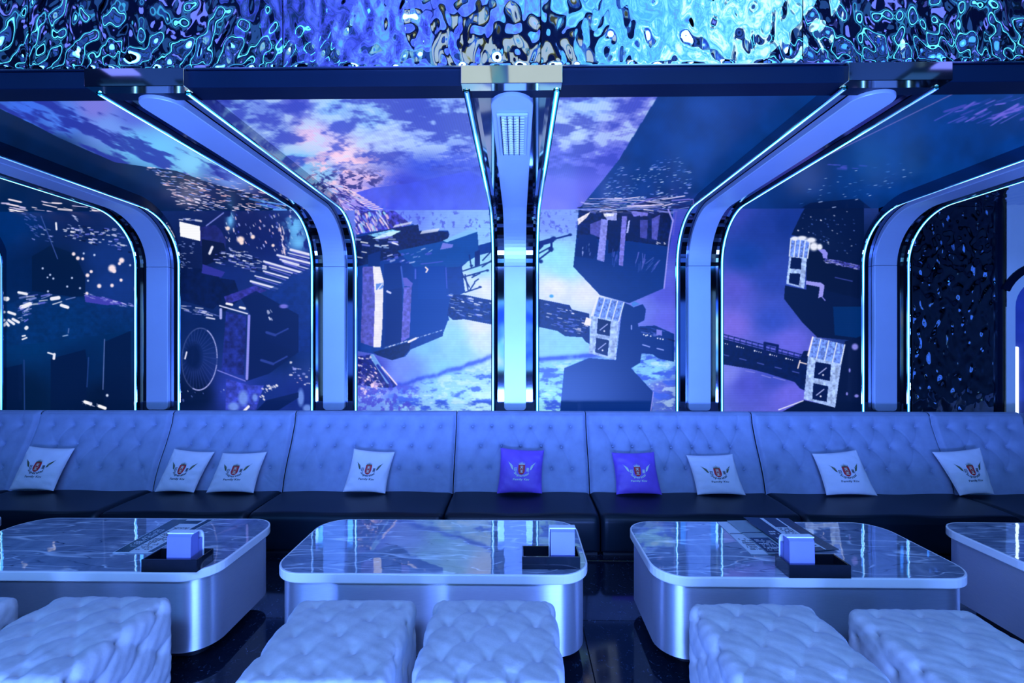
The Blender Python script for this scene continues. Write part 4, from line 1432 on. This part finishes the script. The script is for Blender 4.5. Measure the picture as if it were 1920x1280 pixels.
mod_labels = [
    'grey tufted sofa section cut by the left edge of the frame',
    'grey tufted sofa section with the leftmost white cushion',
    'grey tufted sofa section with two white cushions side by side',
    'wide grey tufted sofa section with one white cushion, left of the middle rib',
    'narrower grey tufted sofa section with a purple cushion, below the middle rib',
    'grey deep-creased sofa section with one purple and one white cushion',
    'wide grey sofa section with a white cushion below the rightmost rib',
    'narrow grey sofa section below the rippled mirror wall']
cre = [.6, .5, .6, .5, 1.3, 1.5, .7, .4]
for k in range(8):
    make_module(SEAMS[k], SEAMS[k + 1], mod_labels[k], 0.0, cre[k], 40 + k)
make_module(4.20, 5.1, 'grey sofa section cut by the right edge of the frame', -.045, .5, 60)

# ------------------------------------------------------------------ cushions


def text_verts(body, size=1.0):
    cu = bpy.data.curves.new('lettering_source', 'FONT')
    cu.body = body
    cu.size = size
    cu.align_x = 'CENTER'
    cu.align_y = 'CENTER'
    cu.resolution_u = 2
    cu.offset = 0.022
    o = bpy.data.objects.new('lettering_source', cu)
    COL.objects.link(o)
    dg = bpy.context.evaluated_depsgraph_get()
    me = o.evaluated_get(dg).to_mesh()
    v = np.array([tuple(x.co) for x in me.vertices]).reshape(-1, 3)
    f = [tuple(p.vertices) for p in me.polygons]
    o.evaluated_get(dg).to_mesh_clear()
    bpy.data.objects.remove(o)
    bpy.data.curves.remove(cu)
    return v, f


def fit(vf, cx, cy, wd, ht):
    v, f = vf
    if len(v) == 0:
        return v, f
    v = v.copy()
    lo, hi = v.min(0), v.max(0)
    v[:, 0] = (v[:, 0] - (lo[0] + hi[0]) / 2) / max(hi[0] - lo[0], 1e-6) * wd + cx
    v[:, 1] = (v[:, 1] - (lo[1] + hi[1]) / 2) / max(hi[1] - lo[1], 1e-6) * ht + cy
    return v, f


def flat(pts):
    return np.array([(x, y, 0) for x, y in pts], float), [tuple(range(len(pts)))]


EM = {}
shield = [(-.13, .25), (0.02, .27), (.17, .25), (.19, .10), (.18, -.06), (.12, -.16), (.02, -.22), (-.08, -.16), (-.14, -.06), (-.15, .10)]
gridshield = []
for i in range(7):
    y = .26 - i * .08
    for j in range(4):
        pass
EM['shield'] = [flat([(x, y) for x, y in shield])]
crown = []
crown.append(flat([(-.12, .26), (.16, .26), (.16, .29), (-.12, .29)]))
for k, (x, h) in enumerate(((-.15, .36), (-.09, .40), (-.03, .42), (.02, .45), (.07, .42), (.13, .40), (.19, .36))):
    crown.append(flat([(x * .7 + .005 - .018, .29), (x * .7 + .005 + .018, .29), (x, h)]))
EM['crown'] = crown
wing = []
for sg in (-1, 1):
    for k in range(4):
        a = .40 + .02 * k
        p = [(.40 + .005 * k, .0 + .055 * k), (.49 + .035 * k, .05 + .08 * k), (.55 + .05 * k, .16 + .085 * k), (.42 + .02 * k, .065 + .06 * k)]
        p = [(x * sg + .02, y) for x, y in p]
        wing.append(flat(p if sg > 0 else p[::-1]))
EM['wing_l'] = wing[:4]
EM['wing_r'] = wing[4:]
tx_c = text_verts('\u5929')
tx_d = text_verts('\u738b')
EM['tian'] = [fit(tx_c, .02, .13, .17, .16), fit(tx_d, .02, -.06, .17, .14)]
EM['side'] = [fit(text_verts('\u5de8'), -.27, .03, .15, .17), fit(text_verts('\u661f'), .32, .03, .15, .18)]
ss = text_verts('Superstar')
v, f = fit(ss, 0, 0, 1.0, .17)
v2 = v.copy()
R_ = .44
ang = -PI / 2 + v[:, 0] * 1.95
rad = R_ - v[:, 1]
v2[:, 0] = .04 + rad * np.cos(ang)
v2[:, 1] = .13 + rad * np.sin(ang) * .95
EM['super'] = [(v2, f)]
EM['family'] = [fit(text_verts('Family Ktv'), .03, -.46, .80, .13)]


def make_pillow(corners, label, purple, seed):
    """corners in world space: TL, TR, BR, BL (front sheet)"""
    TL, TR, BR, BL = [np.array(c) for c in corners]
    base = (BL + BR) / 2
    t = thing('throw_cushion', label, 'cushion', tuple(base), 'logo throw cushions on the sofa')
    nrm = np.cross(TR - TL, BL - TL)
    nrm /= np.linalg.norm(nrm)
    if nrm[1] > 0:
        nrm = -nrm
    rg = np.random.default_rng(seed)
    ph = rg.uniform(0, 6, 8)

    def S(u, v, side=1.0, off=0.0):
        u = np.asarray(u, float)
        v = np.asarray(v, float)
        # concave sides, pointed ears
        k = .055
        uu = u * (1 - k * (1 - v * v))
        vv = v * (1 - k * (1 - u * u))
        a = ((uu + 1) / 2)[..., None]
        b = ((vv + 1) / 2)[..., None]
        P = (BL * (1 - a) + BR * a) * (1 - b) + (TL * (1 - a) + TR * a) * b
        q = np.clip(1 - u * u, 0, 1) * np.clip(1 - v * v, 0, 1)
        th = .048 * q ** .42
        wr = .0022 * np.sin(u * 9 + v * 5 + ph[0]) * np.cos(v * 8 + ph[1]) + .0035 * np.sin(u * 21 + 6 * v + ph[2]) * np.exp(-((np.abs(u) - .9) / .2) ** 2) * np.cos(v * 13 + ph[3])
        wr = wr + .004 * np.sin(v * 17 + ph[4]) * np.exp(-((u - (.8 if ph[5] > 3 else -.8)) / .25) ** 2)
        th = th + wr * q ** .3 * 1.2
        return P + nrm * (side * th + off)[..., None] + nrm * .0

    nu = 34
    l = np.sin(np.linspace(-1, 1, nu) * PI / 2)
    U, Vv = np.meshgrid(l, l)
    A = S(U, Vv, 1.0).reshape(-1, 3)
    B = S(U, Vv, -0.55).reshape(-1, 3)
    Fa = grid_faces(nu, nu)
    n0 = len(A)
    Fb = [tuple(i + n0 for i in f[::-1]) for f in Fa]
    part('cover', (np.concatenate([A, B]), Fa + Fb), M_PURPLE if purple else M_WHITE, t, True)
    # seam cord round the edge
    rim = [(x, -1) for x in l] + [(1, y) for y in l[1:]] + [(x, 1) for x in l[::-1][1:]] + [(-1, y) for y in l[::-1][1:-1]]
    rp = [S(np.array(a), np.array(b), 0.0) for a, b in rim]
    e = (BR - BL) / np.linalg.norm(BR - BL)
    rings = [[tuple(p + .0016 * (nrm * math.cos(a) + e * math.sin(a))) for a in np.arange(5) * 2 * PI / 5] for p in rp]
    vv, ff = loft(rings + [rings[0]])
    part('piping', (vv, ff), M_PURPLE if purple else M_WHITE, t, True)

    def dec(keys, off):
        out = []
        for k in keys:
            for v, f in EM[k]:
                if len(v) == 0:
                    continue
                P = S(v[:, 0] * .96, v[:, 1] * .96, 1.0, off)
                out.append((P, f))
        return join(*out)
    # the shield needs a fine grid to follow the cloth
    sh = []
    ys = np.linspace(.265, -.215, 9)
    for ya, yb_ in zip(ys, ys[1:]):
        def half(y):
            return .165 if y > .0 else .165 * math.sqrt(max(0.02, 1 - (y / -.225) ** 2))
        for j in range(6):
            xa0 = .02 + half(ya) * (j / 3 - 1)
            xa1 = .02 + half(ya) * ((j + 1) / 3 - 1)
            xb0 = .02 + half(yb_) * (j / 3 - 1)
            xb1 = .02 + half(yb_) * ((j + 1) / 3 - 1)
            sh.append(flat([(xb0, yb_), (xb1, yb_), (xa1, ya), (xa0, ya)]))
    EM['shieldgrid'] = sh
    part('crest_shield', dec(['shieldgrid'], .0015), M_RED, t, label='red crest shield print')
    part('crest_characters', dec(['tian'], .0025), M_SILVER, t)
    part('crest_crown', dec(['crown'], .0018), M_SILVER if purple else M_GREEN, t)
    part('crest_wing', dec(['wing_l'], .0018), M_SILVER if purple else M_GREEN, t)
    part('crest_wing', dec(['wing_r'], .0018), M_SILVER if purple else M_GREEN, t)
    part('lettering', dec(['side', 'super', 'family'], .0018), M_SILVER if purple else M_GREY, t)
    return t


PIL = [
    ([(55, 836), (140, 840), (100, 920), (17, 918)], 0, 'leftmost white logo cushion, alone at the left end of the sofa'),
    ([(327, 841), (402, 847), (363, 927), (290, 922)], 0, 'left one of the two white logo cushions standing close together'),
    ([(418, 849), (500, 847), (475, 927), (387, 926)], 0, 'right one of the two white logo cushions standing close together'),
    ([(664, 841), (740, 847), (722, 926), (643, 922)], 0, 'white logo cushion left of the purple cushions, behind the middle table'),
    ([(939, 839), (1020, 844), (1016, 925), (932, 925)], 1, 'purple logo cushion below the middle rib'),
    ([(1147, 848), (1226, 847), (1241, 928), (1156, 928)], 1, 'purple logo cushion beside a white one, behind the gap between tables'),
    ([(1287, 853), (1373, 851), (1398, 931), (1308, 929)], 0, 'white logo cushion standing just right of a purple one'),
    ([(1523, 850), (1605, 843), (1645, 930), (1550, 928)], 0, 'white logo cushion alone behind the right table, leaning left'),
    ([(1748, 847), (1837, 839), (1864, 926), (1800, 929)], 0, 'rightmost white logo cushion with a crumpled lower corner')]
for i, (cs4, pur, lab) in enumerate(PIL):
    w3 = []
    for k, (px, py) in enumerate(cs4):
        Yd = 3.735 if k < 2 else 3.60
        w3.append(at_y(px, py, Yd))
    # rest the lower corners on the seat
    w3 = [(p[0], p[1], p[2] if k < 2 else max(p[2], SEATZ + .012)) for k, p in enumerate(w3)]
    make_pillow(w3, lab, pur, 100 + i)

KS[0] = 1.0
# ------------------------------------------------------------------ tables
TZ = 0.52


def ring_of(x0, x1, y0, y1, r, z, n=10):
    return [(x, y, z) for x, y in rrect(x0, x1, y0, y1, r, n)]


def make_table(x0, x1, y0, y1, label, r=.17):
    t = thing('coffee_table', label, 'table', ((x0 + x1) / 2, (y0 + y1) / 2, 0), 'marble topped coffee tables')
    bt = .052
    rg = [ring_of(x0 + .012, x1 - .012, y0 + .012, y1 - .012, r - .012, TZ - bt), ring_of(x0 + .002, x1 - .002, y0 + .002, y1 - .002, r - .002, TZ - bt + .002), ring_of(x0, x1, y0, y1, r, TZ - bt + .006),
          ring_of(x0, x1, y0, y1, r, TZ - .006), ring_of(x0 + .002, x1 - .002, y0 + .002, y1 - .002, r - .002, TZ - .001), ring_of(x0 + .007, x1 - .007, y0 + .007, y1 - .007, r - .007, TZ), ring_of(x0 + .010, x1 - .010, y0 + .010, y1 - .010, r - .010, TZ), ring_of(x0 + .0105, x1 - .0105, y0 + .0105, y1 - .0105, r - .0105, TZ - .004)]
    part('rim', loft(rg, True, True), M_RIM, t, False)
    part('marble_top', loft([ring_of(x0 + .0115, x1 - .0115, y0 + .0115, y1 - .0115, r - .0115, TZ - .004), ring_of(x0 + .0115, x1 - .0115, y0 + .0115, y1 - .0115, r - .0115, TZ - .0005)], False, True), M_MARBLE, t)
    i = .022
    body = join(loft([ring_of(x0 + i, x1 - i, y0 + i, y1 - i, r - .01, .085, 16), ring_of(x0 + i, x1 - i, y0 + i, y1 - i, r - .01, TZ - bt - .001, 16)]),
                ([p for p in ring_of(x0 + i, x1 - i, y0 + i, y1 - i, r - .01, .085, 16)], [tuple(range(67, -1, -1))]))
    o = part('steel_drum', body, M_STEEL, t, False)
    for p in o.data.polygons:
        p.use_smooth = len(p.vertices) == 4
    i = .13
    part('plinth', loft([ring_of(x0 + i, x1 - i, y0 + i, y1 - i, r - .1, 0), ring_of(x0 + i, x1 - i, y0 + i, y1 - i, r - .1, .086)], True, True), M_PLINTH, t)
    return t


make_table(-5.10, -3.47, 2.50, 3.16, 'marble topped table barely showing at the left edge')
make_table(-3.29, -1.612, 2.385, 3.122, 'marble topped steel table at the left with leaflet and tissue tray')
make_table(-1.305, .377, 2.385, 3.122, 'marble topped steel table in the middle with one tissue tray')
make_table(.710, 2.365, 2.375, 3.115, 'marble topped steel table right of centre with fanned leaflets')
make_table(2.745, 4.40, 2.42, 3.125, 'marble topped steel table cut by the right edge of the frame')

# ------------------------------------------------------------------ trays and tissue boxes


def make_tray(x0, x1, y0, y1, label, h=.067):
    t = thing('tray', label, 'tray', ((x0 + x1) / 2, (y0 + y1) / 2, TZ), 'black tissue trays on the tables')
    z0, z1 = TZ + .0005, TZ + h
    w_ = .008
    part('tray_base', box(x0 + w_, x1 - w_, y0 + w_, y1 - w_, z0, z0 + .010), M_TRAY, t)
    part('side_wall', box(x0, x1, y0, y0 + w_, z0, z1, .0015), M_TRAY, t)
    part('side_wall', box(x0, x1, y1 - w_, y1, z0, z1, .0015), M_TRAY, t)
    part('side_wall', box(x0, x0 + w_, y0 + w_, y1 - w_, z0, z1, .0015), M_TRAY, t)
    part('side_wall', box(x1 - w_, x1, y0 + w_, y1 - w_, z0, z1, .0015), M_TRAY, t)
    return t


def make_tissue(x0, x1, y0, y1, label, h=.19, flip=1):
    """upright holder: leatherette front half, white curved rear sleeve, tissue tuft"""
    t = thing('tissue_box', label, 'tissue box', ((x0 + x1) / 2, (y0 + y1) / 2, TZ + .011), 'tissue boxes in the trays')
    z0 = TZ + .011
    z1 = z0 + h
    ym = y0 + (y1 - y0) * .62
    tp = .006
    prof = [(y0, z0), (ym, z0), (ym, z1 - .003), (y0 + .018, z1 - .003), (y0 + tp, z1 - .016)]
    b = loft([[(x0 + .001, y, z) for y, z in prof], [(x0, y, z) for y, z in prof], [(x1, y, z) for y, z in prof], [(x1 - .001, y, z) for y, z in prof]], True, True)
    part('front_shell', b, M_TISSUE, t)
    # white rear sleeve with rounded upper rear edge
    R = .05
    yb, yc = y1, y1 - R
    sl = [(y0 + .016, z1 - .003), (y0 + .016, z1 + .003)]
    sl += [(yc + R * math.sin(a), z1 + .003 - R + R * math.cos(a)) for a in np.linspace(0, PI / 2, 9)]
    sl += [(yb, z0), (yb - .006, z0)]
    sl += [(yc + (R - .006) * math.sin(a), z1 - .003 - (R - .006) + (R - .006) * math.cos(a)) for a in np.linspace(PI / 2, 0, 9)]
    e = .005
    part('white_sleeve', loft([[(x, y, z) for y, z in sl] for x in (x0 - e, x1 + e)], True, True), M_TISSUE_W, t)
    part('rear_body', box(x0, x1, ym, yb - .007, z0, z1 - R), M_TISSUE, t)
    # crumpled tissue coming out behind
    rr = np.random.default_rng(int(abs(x0) * 1000))
    rows = []
    for k in range(6):
        q = k / 5
        rows.append([((x0 + x1) / 2 + (.030 - .010 * q) * math.cos(a) * (1 + .25 * math.sin(3 * a + k)), yb + .002 + .034 * q + .006 * math.sin(2 * a + k), z0 + h * .55 - .01 * q + (.020 - .014 * q) * math.sin(a)) for a in np.arange(10) * PI / 5])
    part('tissue_sheet', loft(rows, False, True), M_TISSUE_W, t, True)
    return t


def tray_from(pxl, pxr, pyb, dep, label):
    a = at_z(pxl, pyb, TZ)
    b = at_z(pxr, pyb + (.5 if pxl > 1300 else 0), TZ)
    y0 = (a[1] + b[1]) / 2
    return make_tray(a[0], b[0], y0, y0 + dep, label), a[0], b[0], y0


_, x0, x1, y0 = tray_from(264, 369, 1073, .135, 'black open tray on the left table, in front of the leaflet')
make_tissue(x0 + .118, x0 + .246, y0 + .018, y0 + .118, 'violet tissue box in the tray on the left table', .178)
_, x0, x1, y0 = tray_from(979, 1088, 1067.5, .135, 'black open tray on the middle table')
make_tissue(x0 + .152, x0 + .280, y0 + .018, y0 + .118, 'violet tissue box in the tray on the middle table', .192)
_, x0, x1, y0 = tray_from(1480, 1596, 1084, .13, 'black open tray on the table with fanned leaflets')
make_tissue(x0 + .014, x0 + .142, y0 + .018, y0 + .112, 'violet tissue box in the tray beside the fanned leaflets', .182)

# ------------------------------------------------------------------ leaflets


def sheet(c4, z0, lift=0.0, th=.002, nu=2, nv=8):
    """paper between four photo-measured corners (rear left, rear right, front right, front left) lying on the table"""
    P = [np.array(at_z(px, py, z0)) for px, py in c4]
    RL, RRt, FR, FL = P
    V = []
    for dz in (th, 0):
        for j in range(nv + 1):
            b = j / nv
            for i in range(nu + 1):
                a = i / nu
                p = (RL * (1 - a) + RRt * a) * (1 - b) + (FL * (1 - a) + FR * a) * b
                p = p.copy()
                p[2] += dz + lift * (1 - b) ** 2
                V.append(p)
    n = (nu + 1) * (nv + 1)
    Fa = [tuple(f)[::-1] for f in grid_faces(nu + 1, nv + 1)]
    Fb = [tuple(i + n for i in f[::-1]) for f in Fa]
    ring = [i for i in range(nu + 1)] + [(nu + 1) * (j + 1) - 1 for j in range(1, nv + 1)] + [n - 1 - i for i in range(1, nu + 1)] + [(nu + 1) * (nv - j) for j in range(1, nv)]
    Fs = [(ring[k], ring[(k + 1) % len(ring)], ring[(k + 1) % len(ring)] + n, ring[k] + n) for k in range(len(ring))]

    def at(a, b, dz=0.0004):
        p = (RL * (1 - a) + RRt * a) * (1 - b) + (FL * (1 - a) + FR * a) * b
        return (p[0], p[1], p[2] + th + dz + lift * (1 - b) ** 2)
    return (V, Fa + Fb + Fs), at


def patch(at, a0, a1, b0, b1, dz=.0005, n=6):
    V, Fc = [], []
    for k in range(n + 1):
        b = b0 + (b1 - b0) * k / n
        V += [at(a0, b, dz), at(a1, b, dz)]
    for k in range(n):
        Fc.append((2 * k, 2 * k + 1, 2 * k + 3, 2 * k + 2)[::-1])
    return V, Fc


def marks(at, a0, a1, b0, b1, rows, seed, dz=.0009):
    r = np.random.default_rng(seed)
    out = []
    for k in range(rows):
        b = b0 + (b1 - b0) * (k + .5) / rows
        a = a0
        while a < a1:
            L = r.uniform(.02, .06)
            if r.random() < .7:
                out.append(patch(at, a, min(a1, a + L), b - (b1 - b0) / rows * .28, b + (b1 - b0) / rows * .28, dz, 1))
            a += L + .015
    return join(*out)


lf = thing('leaflet', 'dark and white menu leaflet lying flat on the left table', 'leaflet', at_z(300, 1010, TZ))
vf, at1 = sheet([(323, 974), (401, 974.5), (285, 1037), (211, 1037)], TZ + .0008, 0, .004)
part('sheet', vf, M_PAPER, lf)
part('print', join(patch(at1, .02, .38, .01, .985), patch(at1, .86, .99, .01, .985), patch(at1, .38, .80, .05, .16)), M_PAPER_D, lf)
part('print_lines', marks(at1, .10, .30, .35, .85, 16, 3), M_PAPER, lf, kind='stuff')
part('print_text', marks(at1, .42, .80, .28, .93, 22, 4), M_GREY, lf, kind='stuff')

lf = thing('leaflet', 'white leaflet at the left of the fan on the right table', 'leaflet', at_z(1390, 1010, TZ), 'fanned leaflets')
vf, at2 = sheet([(1344, 978.5), (1378, 978), (1452, 1039), (1408, 1039)], TZ + .0008, 0, .0025)
part('sheet', vf, M_PAPER, lf)
part('print', patch(at2, .02, .98, .40, .42), M_PAPER_D, lf)
part('print_text', marks(at2, .15, .8, .55, .9, 6, 9), M_GREY, lf, kind='stuff')
lf = thing('leaflet', 'grey-green leaflet in the middle of the fan on the right table', 'leaflet', at_z(1420, 1005, TZ), 'fanned leaflets')
vf, at2 = sheet([(1363, 977.5), (1400, 977), (1487, 1039), (1441, 1039)], TZ + .004, .004, .0025)
part('sheet', vf, M_PAPER_G, lf)
part('print', join(patch(at2, .02, .98, .38, .40), patch(at2, .04, .9, .55, .96)), M_PAPER_D, lf)
part('print_text', marks(at2, .15, .8, .6, .92, 9, 10, .0012), M_PAPER, lf, kind='stuff')
lf = thing('leaflet', 'dark menu leaflet lifted over the others behind the tissue box', 'leaflet', at_z(1470, 1005, TZ), 'fanned leaflets')
vf, at2 = sheet([(1394, 976), (1478, 978), (1573, 1030), (1489, 1036)], TZ + .008, .022, .0025)
part('sheet', vf, M_PAPER_D, lf)
part('print', join(patch(at2, .34, .42, .02, .98), patch(at2, .70, .74, .02, .98), patch(at2, .42, .70, .30, .9)), M_PAPER, lf)
part('print_text', join(marks(at2, .43, .69, .32, .88, 16, 11, .0014), ), M_PAPER_D, lf, kind='stuff')
part('print_lines', marks(at2, .08, .28, .4, .9, 8, 12), M_PAPER, lf, kind='stuff')

# ------------------------------------------------------------------ tufted stools
SZ = .51


def make_stool(wx, wy, seed, label, flat_=False):
    """origin at floor centre; tufted cushion block with pleated sides and a dark plinth"""
    t = thing('ottoman', label, 'ottoman', (0, 0, 0), 'tufted square ottomans in front of the tables')
    z0, z1 = .10, SZ
    hx, hy, hz = wx / 2, wy / 2, (z1 - z0) / 2
    r = .034
    n = 84
    s = np.linspace(-1, 1, n)
    q = np.sign(s) * np.abs(s) ** .9
    faces = []
    pts = []
    off = 0
    nzv = 50
    sz = np.linspace(-1, 1, nzv)
    sets = []
    A, B = np.meshgrid(q, q)
    sets.append((np.stack([A * hx, B * hy, np.full_like(A, hz)], -1), False, n, n))
    A, B = np.meshgrid(q, sz)
    sets.append((np.stack([A * hx, np.full_like(A, -hy), B * hz], -1), False, n, nzv))
    sets.append((np.stack([A * hx, np.full_like(A, hy), B * hz], -1), True, n, nzv))
    sets.append((np.stack([np.full_like(A, hx), A * hy, B * hz], -1), False, n, nzv))
    sets.append((np.stack([np.full_like(A, -hx), A * hy, B * hz], -1), True, n, nzv))
    rr = np.random.default_rng(seed)
    P1, P2 = .185, .105 * 2        # button pitch across, twice the row pitch
    ox, oy = rr.uniform(-.02, .02) + (P1 / 2 if seed % 2 else 0), rr.uniform(-.02, .02)
    for P, flip, nu, nv in sets:
        core = np.stack([np.clip(P[..., 0], -hx + r, hx - r), np.clip(P[..., 1], -hy + r, hy - r), np.clip(P[..., 2], -hz + r, hz - r)], -1)
        d = P - core
        # face points inside the flat part need the face direction
        L = np.linalg.norm(d, axis=-1, keepdims=True)
        d = d / np.maximum(L, 1e-9)
        ax, ay, az = np.abs(d[..., 0]), np.abs(d[..., 1]), d[..., 2]
        ty = np.arctan2(ay, np.maximum(az, 1e-9)) * (ay > 1e-6)
        tx_ = np.arctan2(ax, np.maximum(az, 1e-9)) * (ax > 1e-6)
        down = (hz - r) - core[..., 2]
        Vy = core[..., 1] + np.sign(d[..., 1]) * (r * ty + down) * (ay > 1e-6)
        Vx = core[..., 0] + np.sign(d[..., 0]) * (r * tx_ + down) * (ax > 1e-6)
        useY = ay >= ax
        cu = np.where(useY, core[..., 0], Vx)
        cv = np.where(useY, Vy, core[..., 1])
        if flat_:
            soft = .45
        else:
            soft = 1.0
        a = (cu + ox) / P1 + (cv + oy) / P2
        b = (cu + ox) / P1 - (cv + oy) / P2
        sa, sb = np.abs(np.sin(PI * a)), np.abs(np.sin(PI * b))
        pil = (sa * sb) ** .20
        da = a - np.round(a)
        db = b - np.round(b)
        dx = (da + db) / 2 * P1
        dy = (da - db) / 2 * P2
        dd = dx * dx + dy * dy
        h = .0135 * soft * pil - .018 * np.exp(-dd / .012 ** 2) - .013 * np.exp(-dd / .028 ** 2)
        fade = 1 - np.clip(np.minimum(ax, ay) * 1.6, 0, 1)
        lowf = np.clip((P[..., 2] + hz) / .08, 0, 1)
        h = h * (0.25 + .75 * fade) * (0.2 + .8 * lowf)
        big = .010 * (1 - (P[..., 0] / hx) ** 2) * (1 - (P[..., 1] / hy) ** 2) * (az > .5)
        wr = .0014 * np.sin(cu * 90 + cv * 40 + seed) * np.sin(cv * 70 - cu * 30)
        Q = core + d * (r + h + big + wr)[..., None]
        Q[..., 2] += hz + z0
        pts.append(Q.reshape(-1, 3))
        gf = grid_faces(nu, nv)
        if flip:
            gf = [f[::-1] for f in gf]
        faces += [tuple(i + off for i in f) for f in gf]
        off += nu * nv
    part('cushion_block', (np.concatenate(pts), faces), M_STOOL, t, True, origin=Vector((0, 0, 0)))
    bb = []
    kx = int(hx / P1) + 2
    for i in range(-2 * kx - 2, 2 * kx + 3):
        for j in range(-8, 9):
            u = i * P1 / 2 - ox
            v = j * P2 / 2 - oy
            if (i + j) % 2 or abs(u) > hx - r * 1.1 or abs(v) > hy - r * 1.1:
                continue
            zz = z1 - .0245 + .010 * (1 - (u / hx) ** 2) * (1 - (v / hy) ** 2)
            bb.append(loft([[(u + .009 * s_ * math.cos(a_), v + .009 * s_ * math.sin(a_), zz + h_) for a_ in np.arange(8) * PI / 4] for s_, h_ in ((1, -.006), (.9, .0), (.45, .0025))], False, True))
    if bb:
        part('tuft_buttons', join(*bb), M_STOOL, t, True, origin=Vector((0, 0, 0)), kind='stuff')
    part('base_frame', box(-hx + .03, hx - .03, -hy + .03, hy - .03, 0, .10, .004), M_PLINTH, t, origin=Vector((0, 0, 0)))
    return t


stA = make_stool(.545, .56, 1, '')
stB = make_stool(.545, .56, 2, '', True)
ST = [
    (-2.64, 1.90, 0.00, stB, 'pale tufted ottoman corner showing at the left edge of the frame'),
    (-1.905, 1.895, 0.00, stA, 'pale tufted ottoman in front of the left table'),
    (-.747, 1.895, 0.02, stB, 'left pale tufted ottoman in front of the middle table'),
    (-.112, 1.89, 0.0, stA, 'right pale tufted ottoman in front of the middle table'),
    (1.060, 1.875, 0.0, stA, 'left pale tufted ottoman in front of the right table, deeply creased'),
    (1.762, 1.855, 0.0, stB, 'pale tufted ottoman at the lower right corner of the frame')]
used = set()
for x, y, rz, src, lab in ST:
    o = src if id(src) not in used else copy_tree(src)
    used.add(id(src))
    o.location = (x, y, 0)
    o.rotation_euler = (0, 0, rz)
    o['label'] = lab
